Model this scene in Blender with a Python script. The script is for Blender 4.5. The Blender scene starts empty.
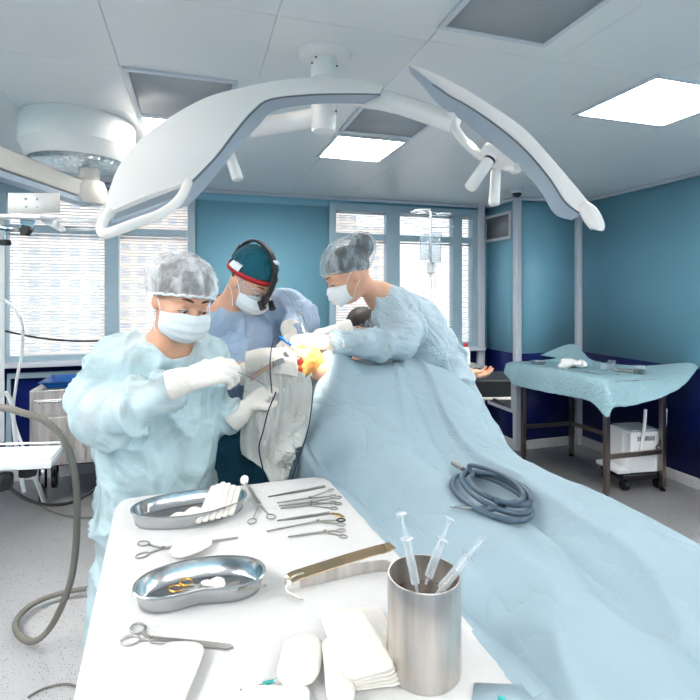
import bpy, math, random
import numpy as np
from mathutils import Vector, Matrix, noise
random.seed(7)
S = bpy.context.scene
COL = S.collection
# ---------------------------------------------------------------- camera frame
CAMZ = 1.50; YAW = math.radians(17.2); FPX = 500.0
Fv = Vector((math.sin(YAW), math.cos(YAW), 0)); Rv = Vector((math.cos(YAW), -math.sin(YAW), 0)); Zv = Vector((0, 0, 1))
CAM = Vector((0, 0, CAMZ))
def ray(px, py): return Fv + Rv*((px-350)/FPX) + Zv*((294-py)/FPX)
def W(px, py, d): return CAM + ray(px, py)*d            # a place seen at (px,py), d metres deep
def onZ(px, py, z): r = ray(px, py); return CAM + r*((z-CAMZ)/r.z)
def onY(px, py, y): r = ray(px, py); return CAM + r*(y/r.y)
def onX(px, py, x): r = ray(px, py); return CAM + r*(x/r.x)
def cv(r, u, f): return (Rv*r + Zv*u + Fv*f).normalized()
# ---------------------------------------------------------------- camera, world, lights, exposure
cd = bpy.data.cameras.new('camera'); cam = bpy.data.objects.new('camera', cd); COL.objects.link(cam)
cam.location = CAM; cam.rotation_euler = (math.pi/2, 0, -YAW)
cd.sensor_width = 36; cd.lens = 36*FPX/700; cd.shift_y = -56/700; cd.clip_start = 0.02; cd.clip_end = 400
S.camera = cam
S.view_settings.view_transform = 'Standard'; S.view_settings.look = 'None'; S.view_settings.gamma = 1
S.view_settings.use_curve_mapping = False; S.view_settings.exposure = 0.78
w = bpy.data.worlds.new('world'); S.world = w; w.use_nodes = True
bg = w.node_tree.nodes['Background']; bg.inputs[0].default_value = (0.97, 0.985, 1.0, 1); bg.inputs[1].default_value = 1.5
S.cycles.max_bounces = 8; S.cycles.diffuse_bounces = 5; S.cycles.transparent_max_bounces = 12
PANEL_E = 22.0
def spot(name, loc, target, energy, angle, blend=.5, radius=.05, color=(1, .93, .82)):
    l = bpy.data.lights.new(name, 'SPOT'); l.energy = energy; l.spot_size = math.radians(angle); l.spot_blend = blend
    l.shadow_soft_size = radius; l.color = color
    o = bpy.data.objects.new(name, l); COL.objects.link(o); o.location = loc
    o.rotation_euler = (Vector(target)-Vector(loc)).to_track_quat('-Z', 'Y').to_euler(); return o
SITE = W(303, 350, 1.97)
def portal(x0, x1, z0, z1, y):
    l = bpy.data.lights.new('window_daylight', 'AREA'); l.shape = 'RECTANGLE'; l.size = x1-x0; l.size_y = z1-z0
    l.cycles.is_portal = True
    o = bpy.data.objects.new('window_daylight', l); COL.objects.link(o); o.location = ((x0+x1)/2, y, (z0+z1)/2); o.rotation_euler = (-math.pi/2, 0, 0)
# ---------------------------------------------------------------- materials
MATS = {}
def srgb(c):
    return tuple(((v/255)/12.92 if v/255 <= .04045 else ((v/255+.055)/1.055)**2.4) for v in c)
def mat(name, rgb, rough=.5, metal=0, var=.06, nscale=8, bump=0, bscale=40, bdist=.002, alpha=1, trans=0, ior=1.45, sheen=0, coat=0, spec=.5, crease=0, crscale=6, emit=0, sss=0, stretch=(1,1,1)):
    m = bpy.data.materials.new(name); m.use_nodes = True; nt = m.node_tree; N = nt.nodes; L = nt.links
    b = N['Principled BSDF']; c = srgb(rgb)
    tc = N.new('ShaderNodeTexCoord'); mp = N.new('ShaderNodeMapping'); mp.inputs['Scale'].default_value = stretch
    L.new(tc.outputs['Object'], mp.inputs[0])
    n = N.new('ShaderNodeTexNoise'); n.inputs['Scale'].default_value = nscale; n.inputs['Detail'].default_value = 4
    L.new(mp.outputs[0], n.inputs['Vector'])
    r = N.new('ShaderNodeValToRGB'); r.color_ramp.elements[0].position = .3; r.color_ramp.elements[1].position = .7
    r.color_ramp.elements[0].color = (*[max(0, v*(1-var*1.6)) for v in c], 1); r.color_ramp.elements[1].color = (*[min(1, v*(1+var)) for v in c], 1)
    L.new(n.outputs['Fac'], r.inputs[0]); L.new(r.outputs[0], b.inputs['Base Color'])
    b.inputs['Roughness'].default_value = rough; b.inputs['Metallic'].default_value = metal; b.inputs['Alpha'].default_value = alpha
    b.inputs['Transmission Weight'].default_value = trans; b.inputs['IOR'].default_value = ior
    b.inputs['Coat Weight'].default_value = coat; b.inputs['Sheen Weight'].default_value = sheen; b.inputs['Specular IOR Level'].default_value = spec
    if sss:
        b.inputs['Subsurface Weight'].default_value = sss; b.inputs['Subsurface Radius'].default_value = (.01, .004, .002)
    if emit:
        b.inputs['Emission Color'].default_value = (*c, 1); b.inputs['Emission Strength'].default_value = emit
    last = None
    if crease:      # folded non-woven cloth: warped ridges
        n2 = N.new('ShaderNodeTexNoise'); n2.inputs['Scale'].default_value = crscale; n2.inputs['Detail'].default_value = 3; n2.inputs['Distortion'].default_value = 1.2
        v = N.new('ShaderNodeTexVoronoi'); v.feature = 'DISTANCE_TO_EDGE'; v.inputs['Scale'].default_value = crscale
        mx = N.new('ShaderNodeMixRGB'); mx.blend_type = 'ADD'; mx.inputs[0].default_value = .35
        L.new(mp.outputs[0], mx.inputs[1]); L.new(n2.outputs['Color'], mx.inputs[2]); L.new(mp.outputs[0], n2.inputs['Vector'])
        L.new(mx.outputs[0], v.inputs['Vector'])
        pw = N.new('ShaderNodeMath'); pw.operation = 'POWER'; pw.inputs[1].default_value = .5; L.new(v.outputs['Distance'], pw.inputs[0])
        ad = N.new('ShaderNodeMath'); ad.operation = 'ADD'; L.new(pw.outputs[0], ad.inputs[0]); L.new(n2.outputs['Fac'], ad.inputs[1])
        bp = N.new('ShaderNodeBump'); bp.inputs['Strength'].default_value = crease; bp.inputs['Distance'].default_value = .02
        L.new(ad.outputs[0], bp.inputs['Height']); last = bp
    if bump:
        n3 = N.new('ShaderNodeTexNoise'); n3.inputs['Scale'].default_value = bscale; n3.inputs['Detail'].default_value = 3; L.new(mp.outputs[0], n3.inputs['Vector'])
        b3 = N.new('ShaderNodeBump'); b3.inputs['Strength'].default_value = bump; b3.inputs['Distance'].default_value = bdist
        L.new(n3.outputs['Fac'], b3.inputs['Height'])
        if last: L.new(last.outputs[0], b3.inputs['Normal'])
        last = b3
    if last: L.new(last.outputs[0], b.inputs['Normal'])
    MATS[name] = m; return m
def nodes(m): return m.node_tree.nodes, m.node_tree.links, m.node_tree.nodes['Principled BSDF']
# ---------------------------------------------------------------- mesh builder
class MB:
    def __init__(s): s.v = []; s.f = []
    def add(s, vs, fs):
        o = len(s.v); s.v += [Vector(p) for p in vs]; s.f += [tuple(i+o for i in f) for f in fs]; return s
    def box(s, lo, hi, M=None):
        x0, y0, z0 = lo; x1, y1, z1 = hi
        vs = [Vector(p) for p in ((x0,y0,z0),(x1,y0,z0),(x1,y1,z0),(x0,y1,z0),(x0,y0,z1),(x1,y0,z1),(x1,y1,z1),(x0,y1,z1))]
        if M: vs = [M @ p for p in vs]
        return s.add(vs, [(0,3,2,1),(4,5,6,7),(0,1,5,4),(1,2,6,5),(2,3,7,6),(3,0,4,7)])
    def ring(s, c, u, v, r, n): return [c + u*(r*math.cos(2*math.pi*k/n)) + v*(r*math.sin(2*math.pi*k/n)) for k in range(n)]
    def loft(s, rings, cap=True, closed=True, wrap=False):
        n = len(rings[0]); vs = [p for r in rings for p in r]; fs = []
        m = len(rings); kk = n if closed else n-1
        for i in range(m if wrap else m-1):
            j = (i+1) % m
            for k in range(kk):
                a = k; b = (k+1) % n
                fs.append((i*n+a, i*n+b, j*n+b, j*n+a))
        if cap and not wrap: fs.append(tuple(reversed(range(n)))); fs.append(tuple((m-1)*n+k for k in range(n)))
        return s.add(vs, fs)
    def cyl(s, a, b, r0, r1=None, n=20):
        a = Vector(a); b = Vector(b); r1 = r0 if r1 is None else r1
        d = (b-a).normalized(); u = d.orthogonal().normalized(); v = d.cross(u)
        return s.loft([s.ring(a, u, v, r0, n), s.ring(b, u, v, r1, n)])
    def tube(s, pts, r, n=10, closed=False, cap=True):
        pts = [Vector(p) for p in pts]; m = len(pts); rs = r if isinstance(r, (list, tuple)) else [r]*m
        rings = []; u = None
        for i in range(m):
            t = (pts[(i+1) % m]-pts[i-1]) if (closed or 0 < i < m-1) else (pts[1]-pts[0] if i == 0 else pts[-1]-pts[-2])
            t.normalize()
            if u is None: u = t.orthogonal().normalized()
            u = (u - t*u.dot(t)).normalized(); v = t.cross(u)
            rings.append(s.ring(pts[i], u, v, rs[i], n))
        return s.loft(rings, cap=cap and not closed, wrap=closed)
    def strip(s, pts, w, th, up):      # flat bar along pts, width w across, thickness th along up
        pts = [Vector(p) for p in pts]; m = len(pts); rings = []
        for i in range(m):
            t = (pts[min(i+1, m-1)]-pts[max(i-1, 0)]).normalized(); ww = w[i] if isinstance(w, (list, tuple)) else w
            uu = up[i] if isinstance(up, list) else up
            side = t.cross(uu).normalized(); nn = side.cross(t).normalized()
            rings.append([pts[i]+side*ww/2+nn*th/2, pts[i]-side*ww/2+nn*th/2, pts[i]-side*ww/2-nn*th/2, pts[i]+side*ww/2-nn*th/2])
        return s.loft(rings)
    def lathe(s, prof, c=(0,0,0), n=32, M=None, cap=True):
        c = Vector(c); rings = [[c+Vector((r*math.cos(2*math.pi*k/n), r*math.sin(2*math.pi*k/n), z)) for k in range(n)] for r, z in prof]
        if M: rings = [[M @ p for p in r] for r in rings]
        return s.loft(rings, cap=cap)
    def ball(s, c, r, n=16, M=None):
        if not isinstance(r, (tuple, list, Vector)): r = (r, r, r)
        rings = []
        for i in range(1, n//2):
            a = math.pi*i/(n//2)
            rings.append([Vector((r[0]*math.sin(a)*math.cos(2*math.pi*k/n), r[1]*math.sin(a)*math.sin(2*math.pi*k/n), -r[2]*math.cos(a))) for k in range(n)])
        if M: rings = [[M @ p for p in q] for q in rings]
        c = Vector(c); rings = [[p+c for p in q] for q in rings]
        return s.loft(rings)
    def grid(s, rows, closed=False): return s.loft(rows, cap=False, closed=closed)
def spl(pts, n=8, closed=False):
    pts = [Vector(p) for p in pts]; m = len(pts); out = []
    for i in range(m if closed else m-1):
        if closed: p0, p1, p2, p3 = pts[i-1], pts[i], pts[(i+1) % m], pts[(i+2) % m]
        else: p0, p1, p2, p3 = pts[max(i-1, 0)], pts[i], pts[i+1], pts[min(i+2, m-1)]
        for k in range(n):
            t = k/n
            out.append(.5*((2*p1)+(p2-p0)*t+(2*p0-5*p1+4*p2-p3)*t*t+(3*p1-p0-3*p2+p3)*t**3))
    if not closed: out.append(pts[-1])
    return out
def obj(name, mb, m, parent=None, smooth=True, bevel=0, solid=0, sub=0, sharp=35, off=0):
    me = bpy.data.meshes.new(name)
    me.from_pydata([tuple(p) for p in mb.v], [], mb.f); me.validate()
    me.materials.append(m if not isinstance(m, str) else MATS[m])
    return link(name, me, parent, smooth, bevel, solid, sub, sharp, off)
def link(name, me, parent=None, smooth=True, bevel=0, solid=0, sub=0, sharp=35, off=0):
    o = bpy.data.objects.new(name, me); COL.objects.link(o)
    import bmesh
    bm = bmesh.new(); bm.from_mesh(me); bmesh.ops.recalc_face_normals(bm, faces=bm.faces)
    if sharp < 180:
        for e in bm.edges:
            if len(e.link_faces) == 2 and e.calc_face_angle(0) > math.radians(sharp): e.smooth = False
    bm.to_mesh(me); bm.free()
    me.polygons.foreach_set('use_smooth', [smooth]*len(me.polygons))
    if parent:
        o.parent = parent
        o.matrix_parent_inverse = Matrix.LocRotScale(parent.location, parent.rotation_euler, parent.scale).inverted() if parent.type == 'EMPTY' else Matrix.Identity(4)
        if parent.type != 'EMPTY' and parent.parent: pass
    if solid: q = o.modifiers.new('s', 'SOLIDIFY'); q.thickness = solid; q.offset = off
    if bevel: q = o.modifiers.new('b', 'BEVEL'); q.width = bevel; q.segments = 2; q.limit_method = 'ANGLE'; q.angle_limit = math.radians(35)
    if sub: q = o.modifiers.new('u', 'SUBSURF'); q.levels = sub; q.render_levels = sub
    return o
def thing(name, label, cat, loc=(0, 0, 0), rz=0, group=None):
    o = bpy.data.objects.new(name, None); COL.objects.link(o); o.location = loc; o.rotation_euler = (0, 0, rz)
    o.empty_display_size = .05; tag(o, label, cat, group); return o
def tag(o, label, cat, group=None):
    o['label'] = label; o['category'] = cat
    if group: o['group'] = group
    return o
def struct(name, mb, m, parent=None, **k):
    o = obj(name, mb, m, parent, **k)
    if not parent: o['kind'] = 'structure'
    return o
def dup(root, loc=None, label=None, rz=None):
    def cp(o, par):
        c = o.copy(); COL.objects.link(c)
        if par: c.parent = par
        for ch in [q for q in CHILD if q.parent == o]: cp(ch, c)
        return c
    CHILD = [q for q in COL.objects if q.parent]
    r = cp(root, None)
    if loc is not None: r.location = loc
    if rz is not None: r.rotation_euler = (0, 0, rz)
    if label: r['label'] = label
    return r
# ---------------------------------------------------------------- implicit surfaces (for bodies and soft shapes)
def A3(p): return np.array([p[0], p[1], p[2]], dtype=np.float32)
class SDF:
    """smooth union of tapered capsules / ellipsoids, meshed with surface nets"""
    def __init__(s): s.p = []
    def cap(s, a, ra, b, rb, k=.03, op='+', flat=None):
        a, b = Vector(a), Vector(b); s.p.append(('c', A3(a), ra, A3(b), rb, k, op, flat)); return s
    def chain(s, pts, rs, k=.03, flat=None):
        for i in range(len(pts)-1): s.cap(pts[i], rs[i], pts[i+1], rs[i+1], k, '+', flat)
        return s
    def ell(s, c, r, k=.03, op='+', R=None):
        Rm = np.array([[q for q in row] for row in (R.to_3x3() if R else Matrix.Identity(3))], dtype=np.float32)
        s.p.append(('e', A3(c), A3(r), Rm, None, k, op, None)); return s
    def mesh(s, h):
        lo = np.full(3, 1e9); hi = -lo; bbs = []
        for q in s.p:
            if q[0] == 'c':
                rr = max(q[2], q[4]); l = np.minimum(q[1], q[3])-rr; u = np.maximum(q[1], q[3])+rr
            else:
                rr = max(q[2]); l = q[1]-rr; u = q[1]+rr
            bbs.append((l, u))
            if q[6] == '+': lo = np.minimum(lo, l); hi = np.maximum(hi, u)
        lo = lo-4*h; hi = hi+4*h; n = np.ceil((hi-lo)/h).astype(int)+1
        V = np.full(n, 1.0, dtype=np.float32)
        ax = [lo[i]+h*np.arange(n[i]) for i in range(3)]
        for q, (l, u) in zip(s.p, bbs):
            k = q[5]; pad = k+3*h
            i0 = np.clip(np.floor((l-pad-lo)/h).astype(int), 0, n); i1 = np.clip(np.ceil((u+pad-lo)/h).astype(int)+1, 0, n)
            if (i1 <= i0).any(): continue
            X, Y, Z = np.meshgrid(*[ax[i][i0[i]:i1[i]].astype(np.float32) for i in range(3)], indexing='ij')
            if q[0] == 'c':
                a, ra, b, rb = q[1:5]; d = b-a; L = float(d@d)+1e-12
                t = np.clip(((X-a[0])*d[0]+(Y-a[1])*d[1]+(Z-a[2])*d[2])/L, 0, 1)
                D = np.sqrt((X-a[0]-t*d[0])**2+(Y-a[1]-t*d[1])**2+(Z-a[2]-t*d[2])**2)-(ra+(rb-ra)*t)
            else:
                c, r, R = q[1:4]; P = [X-c[0], Y-c[1], Z-c[2]]
                Q = [(P[0]*R[0, i]+P[1]*R[1, i]+P[2]*R[2, i])/r[i] for i in range(3)]
                k0 = np.sqrt(Q[0]**2+Q[1]**2+Q[2]**2); k1 = np.sqrt((Q[0]/r[0])**2+(Q[1]/r[1])**2+(Q[2]/r[2])**2)
                D = k0*(k0-1)/np.maximum(k1, 1e-6)
            sl = V[i0[0]:i1[0], i0[1]:i1[1], i0[2]:i1[2]]
            if q[6] == '+':
                hh = np.maximum(k-np.abs(sl-D), 0)/k; sl[...] = np.minimum(sl, D)-hh*hh*k*.25
            else:
                hh = np.maximum(k-np.abs(sl+D), 0)/k; sl[...] = np.maximum(sl, -D)+hh*hh*k*.25
        # surface nets
        ins = V < 0
        c8 = [ins[a:n[0]-1+a, b:n[1]-1+b, c:n[2]-1+c] for a in (0, 1) for b in (0, 1) for c in (0, 1)]
        allin = c8[0].copy(); anyin = c8[0].copy()
        for q in c8[1:]: allin &= q; anyin |= q
        act = anyin & ~allin
        idx = np.argwhere(act); ids = -np.ones(act.shape, dtype=np.int64); ids[act] = np.arange(len(idx))
        acc = np.zeros((len(idx), 3)); cnt = np.zeros(len(idx))
        cor = [(a, b, c) for a in (0, 1) for b in (0, 1) for c in (0, 1)]
        vals = {q: V[idx[:, 0]+q[0], idx[:, 1]+q[1], idx[:, 2]+q[2]] for q in cor}
        for q in cor:
            for axn in range(3):
                if q[axn] == 0:
                    q2 = tuple(1 if i == axn else q[i] for i in range(3))
                    va, vb = vals[q], vals[q2]; m = (va < 0) != (vb < 0)
                    t = np.where(m, va/np.where(m, va-vb, 1), 0)
                    p = np.array(q, dtype=float)[None, :].repeat(len(idx), 0); p[:, axn] += t
                    acc[m] += p[m]; cnt[m] += 1
        verts = (idx + acc/np.maximum(cnt, 1)[:, None])*h + lo
        faces = []
        for axn in range(3):
            o1, o2 = [(1, 2), (2, 0), (0, 1)][axn]
            sa = [slice(None)]*3; sb = [slice(None)]*3; sa[axn] = slice(0, -1); sb[axn] = slice(1, None)
            ia = ins[tuple(sa)]; ib = ins[tuple(sb)]; ch = np.argwhere(ia != ib)
            ok = (ch[:, o1] > 0) & (ch[:, o2] > 0) & (ch[:, o1] < n[o1]-1) & (ch[:, o2] < n[o2]-1); ch = ch[ok]
            fl = ia[ch[:, 0], ch[:, 1], ch[:, 2]]
            def g(d1, d2):
                e = ch.copy(); e[:, o1] -= d1; e[:, o2] -= d2; return ids[e[:, 0], e[:, 1], e[:, 2]]
            qd = np.stack([g(1, 1), g(0, 1), g(0, 0), g(1, 0)], 1)
            qd[~fl] = qd[~fl][:, ::-1]; faces.append(qd)
        faces = np.concatenate(faces); faces = faces[(faces >= 0).all(1)]
        return verts, faces
def soft(name, sdf, h, m, parent=None, disp=None, M=None, smooth=1, cut=None):
    v, f = sdf.mesh(h)
    # light laplacian smoothing
    nv = len(v)
    for it in range(smooth):
        acc = np.zeros_like(v); cnt = np.zeros(nv)
        for a, b in ((0, 1), (1, 2), (2, 3), (3, 0)):
            np.add.at(acc, f[:, a], v[f[:, b]]); np.add.at(cnt, f[:, a], 1); np.add.at(acc, f[:, b], v[f[:, a]]); np.add.at(cnt, f[:, b], 1)
        v = v*.5+.5*acc/np.maximum(cnt, 1)[:, None]
    if disp is not None:
        nrm = np.zeros_like(v); e1 = v[f[:, 2]]-v[f[:, 0]]; e2 = v[f[:, 3]]-v[f[:, 1]]; fn = np.cross(e1, e2)
        for a in range(4): np.add.at(nrm, f[:, a], fn)
        nrm /= np.maximum(np.linalg.norm(nrm, axis=1), 1e-9)[:, None]
        dd = np.array([disp(Vector(p)) for p in v]); v = v+nrm*dd[:, None]
    if cut is not None:      # drop faces whose centre fails the test (open garments)
        cen = v[f].mean(1); keep = np.array([not cut(Vector(c)) for c in cen]); f = f[keep]
        used = np.unique(f); mp = -np.ones(nv, dtype=np.int64); mp[used] = np.arange(len(used)); v = v[used]; f = mp[f]
        ed = np.sort(np.concatenate([f[:, [0, 1]], f[:, [1, 2]], f[:, [2, 3]], f[:, [3, 0]]]), axis=1)
        ue, ct = np.unique(ed, axis=0, return_counts=True); be = ue[ct == 1]
        for it in range(14):
            acc = np.zeros_like(v); cn = np.zeros(len(v)); np.add.at(acc, be[:, 0], v[be[:, 1]]); np.add.at(acc, be[:, 1], v[be[:, 0]]); np.add.at(cn, be[:, 0], 1); np.add.at(cn, be[:, 1], 1)
            mk = cn == 2; v[mk] = v[mk]*.5+.5*acc[mk]/2
    if M is not None:
        Mn = np.array(M); v = v@Mn[:3, :3].T+Mn[:3, 3]
    me = bpy.data.meshes.new(name); me.from_pydata(v.tolist(), [], f.tolist())
    me.materials.append(MATS[m] if isinstance(m, str) else m)
    return link(name, me, parent, sharp=999, solid=0)
def ridge(p, s, seed=0, stretch=(1, 1, 1)):
    q = Vector((p.x*stretch[0]*s+seed, p.y*stretch[1]*s+seed*.7, p.z*stretch[2]*s))
    q = q + Vector((noise.noise(q*.6), noise.noise(q*.6+Vector((5, 1, 2))), noise.noise(q*.6+Vector((1, 9, 4)))))*1.1
    return 1-2*abs(noise.noise(q))
def wrinkle(amp, s, seed=0, stretch=(1, 1, 1)):
    def f(p):
        a = ridge(p, s, seed, stretch); b = ridge(p, s*2.3, seed+3, stretch)
        return amp*(a**3*1.2 + .12*b**3 - .5)
    return f
def frame(o, fwd, up):      # matrix: local +X = fwd, +Z ~ up
    x = Vector(fwd).normalized(); z = Vector(up); z = (z-x*z.dot(x)).normalized(); y = z.cross(x)
    M = Matrix((x, y, z)).transposed().to_4x4(); M.translation = Vector(o); return M
# ================================================================= materials
mat('ceiling_panel', (228, 230, 230), rough=.32, metal=0.0, var=.02, nscale=1.5, spec=.6)
mat('wall_teal', (132, 186, 206), rough=.42, var=.03, nscale=1.2)
mat('wall_navy', (14, 30, 98), rough=.35, var=.05, nscale=1.5)
mat('trim_white', (206, 208, 216), rough=.4, var=.02)
mat('white_paint', (225, 227, 228), rough=.35, var=.02, nscale=3)
mat('lamp_white', (243, 240, 236), rough=.3, var=.015, nscale=2, coat=.3)
mat('lamp_grey', (170, 182, 194), rough=.35, var=.03)
mat('cream', (226, 218, 208), rough=.35, var=.02)
mat('window_frame', (158, 182, 194), rough=.35, var=.03)
mat('blind', (238, 242, 244), rough=.5, var=.02)
mat('black_plastic', (22, 23, 26), rough=.45, var=.1, nscale=20)
mat('rubber', (35, 35, 38), rough=.7, var=.1)
mat('steel', (196, 198, 200), rough=.22, metal=1, var=.06, nscale=14, stretch=(1, 1, 4))
mat('steel_rough', (214, 208, 202), rough=.42, metal=1, var=.2, nscale=30, stretch=(1, 1, .10))
mat('steel_dark', (172, 170, 167), rough=.35, metal=1, var=.1, nscale=9)
mat('chrome', (205, 205, 208), rough=.12, metal=1, var=.03)
mat('gold', (222, 170, 92), rough=.2, metal=1, var=.08, nscale=30)
def clear(name, rgb, tr=.85, rough=.05):
    m = bpy.data.materials.new(name); m.use_nodes = True; N = m.node_tree.nodes; L = m.node_tree.links; N.clear()
    t = N.new('ShaderNodeBsdfTransparent'); g = N.new('ShaderNodeBsdfPrincipled'); g.inputs['Base Color'].default_value = (*srgb(rgb), 1); g.inputs['Roughness'].default_value = rough
    n = N.new('ShaderNodeTexNoise'); n.inputs['Scale'].default_value = 3; lw = N.new('ShaderNodeLayerWeight'); lw.inputs['Blend'].default_value = .3
    mr = N.new('ShaderNodeMapRange'); mr.inputs['To Min'].default_value = 1-tr; mr.inputs['To Max'].default_value = min(1, 1-tr+.6)
    ad = N.new('ShaderNodeMath'); ad.operation = 'MULTIPLY_ADD'; ad.inputs[1].default_value = .04
    L.new(n.outputs['Fac'], ad.inputs[0]); L.new(lw.outputs['Facing'], ad.inputs[2]); L.new(ad.outputs[0], mr.inputs['Value'])
    mx = N.new('ShaderNodeMixShader'); o = N.new('ShaderNodeOutputMaterial')
    L.new(mr.outputs[0], mx.inputs[0]); L.new(t.outputs[0], mx.inputs[1]); L.new(g.outputs[0], mx.inputs[2]); L.new(mx.outputs[0], o.inputs[0]); MATS[name] = m; return m
clear('glass', (190, 205, 215), .93)
clear('clear_plastic', (215, 224, 230), .72, .15)
clear('bag_plastic', (150, 170, 182), .62, .12)
mat('cable_black', (20, 20, 22), rough=.5, var=.1)
mat('tube_white', (205, 208, 208), rough=.4, var=.03)
mat('hose_grey', (128, 124, 116), rough=.5, var=.06)
mat('hose_blue_grey', (74, 92, 108), rough=.35, var=.06, nscale=20)
mat('vent_frame', (206, 212, 217), rough=.4, var=.02)
# perforated grille: a fine grid of dark holes
def grille(name, rgb, dark, scale, thr=.28):
    m = mat(name, rgb, rough=.5, metal=.2, var=.02); N, L, b = nodes(m)
    tc = N.new('ShaderNodeTexCoord'); v = N.new('ShaderNodeTexVoronoi'); v.inputs['Scale'].default_value = scale; v.inputs['Randomness'].default_value = 0
    L.new(tc.outputs['Object'], v.inputs['Vector'])
    mt = N.new('ShaderNodeMath'); mt.operation = 'LESS_THAN'; mt.inputs[1].default_value = thr; L.new(v.outputs['Distance'], mt.inputs[0])
    mx = N.new('ShaderNodeMixRGB'); mx.inputs[1].default_value = (*srgb(rgb), 1); mx.inputs[2].default_value = (*srgb(dark), 1)
    L.new(mt.outputs[0], mx.inputs[0]); L.new(mx.outputs[0], b.inputs['Base Color']); return m
grille('grille_grey', (172, 174, 178), (84, 86, 92), 150, .38)
# speckled vinyl floor
m = mat('floor_vinyl', (204, 203, 204), rough=.38, var=.05, nscale=2.2); N, L, b = nodes(m)
ramp = [n for n in N if n.type == 'VALTORGB'][0]; tc = [n for n in N if n.type == 'TEX_COORD'][0]
src = ramp.outputs[0]
for sc, thr, col in ((55, .13, (60, 62, 70)), (80, .17, (120, 120, 128)), (38, .09, (45, 48, 58)), (100, .2, (206, 204, 202))):
    v = N.new('ShaderNodeTexVoronoi'); v.inputs['Scale'].default_value = sc; L.new(tc.outputs['Object'], v.inputs['Vector'])
    mt = N.new('ShaderNodeMath'); mt.operation = 'LESS_THAN'; mt.inputs[1].default_value = thr; L.new(v.outputs['Distance'], mt.inputs[0])
    mx = N.new('ShaderNodeMixRGB'); mx.inputs[2].default_value = (*srgb(col), 1); L.new(mt.outputs[0], mx.inputs[0]); L.new(src, mx.inputs[1]); src = mx.outputs[0]
L.new(src, b.inputs['Base Color'])
def emitter(name, rgb, s):
    m = bpy.data.materials.new(name); m.use_nodes = True; N = m.node_tree.nodes; L = m.node_tree.links
    N.clear(); e = N.new('ShaderNodeEmission'); o = N.new('ShaderNodeOutputMaterial'); e.inputs[0].default_value = (*srgb(rgb), 1); e.inputs[1].default_value = s
    # faint diffuser texture
    tc = N.new('ShaderNodeTexCoord'); n = N.new('ShaderNodeTexNoise'); n.inputs['Scale'].default_value = 5; r = N.new('ShaderNodeValToRGB')
    c = srgb(rgb); r.color_ramp.elements[0].color = (*[q*.96 for q in c], 1); r.color_ramp.elements[1].color = (*c, 1)
    L.new(tc.outputs['Object'], n.inputs['Vector']); L.new(n.outputs['Fac'], r.inputs[0]); L.new(r.outputs[0], e.inputs[0])
    L.new(e.outputs[0], o.inputs[0]); MATS[name] = m; return m
emitter('light_panel', (255, 251, 246), PANEL_E)
emitter('led', (255, 246, 232), 6)
# ================================================================= room shell
CZ = 2.43; YB = 4.63; XR = 3.68; XL = -2.7; YF = -2.2; XC = 2.95; YC = 4.11; ZS = 0.925
WZ0, WZ1 = .97, 2.335; W1 = (-1.47, -.03); W2 = (1.25, 2.80)
o = struct('floor', MB().box((XL, YF, -.1), (XR+.1, YB+.1, 0)), 'floor_vinyl')
# ceiling of clipped metal panels with thin joints
mb = MB().box((XL, YF, CZ+.006), (XR+.1, YB+.1, CZ+.12))
struct('ceiling', mb, 'trim_white')
cmb = MB(); PX, PY = .555, 1.2
gx0 = onZ(98, 0, CZ).x; gx0 = gx0 - math.ceil((gx0-XL)/PX)*PX
def in_hole(x, y): return False
x = gx0
while x < XR:
    y = onZ(122, 66, CZ).y - 6*PX
    while y < YB:
        a, b_ = max(x+.0008, XL), min(x+PX-.0008, XR); c, d = max(y+.0008, YF), min(y+PX-.0008, YB)
        if b_ > a+.02 and d > c+.02: cmb.box((a, c, CZ), (b_, d, CZ+.005))
        y += PX
    x += PX
cp = struct('ceiling', cmb, 'ceiling_panel', bevel=.0010)
# walls (two-tone panels)
def wall(name, boxes_teal, boxes_navy):
    a = MB(); [a.box(*q) for q in boxes_teal]; b_ = MB(); [b_.box(*q) for q in boxes_navy]
    r = struct(name, a, 'wall_teal'); struct('wainscot', b_, 'wall_navy', parent=r); return r
T = .1
bt = [((XL, YB, WZ1), (XR, YB+T, CZ)), ((XL, YB, ZS), (W1[0], YB+T, WZ1)), ((W1[1], YB, ZS), (W2[0], YB+T, WZ1)), ((W2[1], YB, ZS), (XR, YB+T, WZ1)),
      ((W1[0], YB, ZS), (W1[1], YB+T, WZ0)), ((W2[0], YB, ZS), (W2[1], YB+T, WZ0))]
wall('wall_back', bt, [((XL, YB, 0), (XR, YB+T, ZS))])
wall('wall_right', [((XR, YF, ZS), (XR+T, YB+T, CZ))], [((XR, YF, 0), (XR+T, YB+T, ZS))])
wall('wall_left', [((XL-T, YF, ZS), (XL, YB+T, CZ))], [((XL-T, YF, 0), (XL, YB+T, ZS))])
wall('wall_front', [((XL, YF-T, ZS), (XR, YF, CZ))], [((XL, YF-T, 0), (XR, YF, ZS))])
wall('wall_corner', [((XC, YC, ZS), (XR, YB, CZ))], [((XC, YC, 0), (XR, YB, ZS))])
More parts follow.
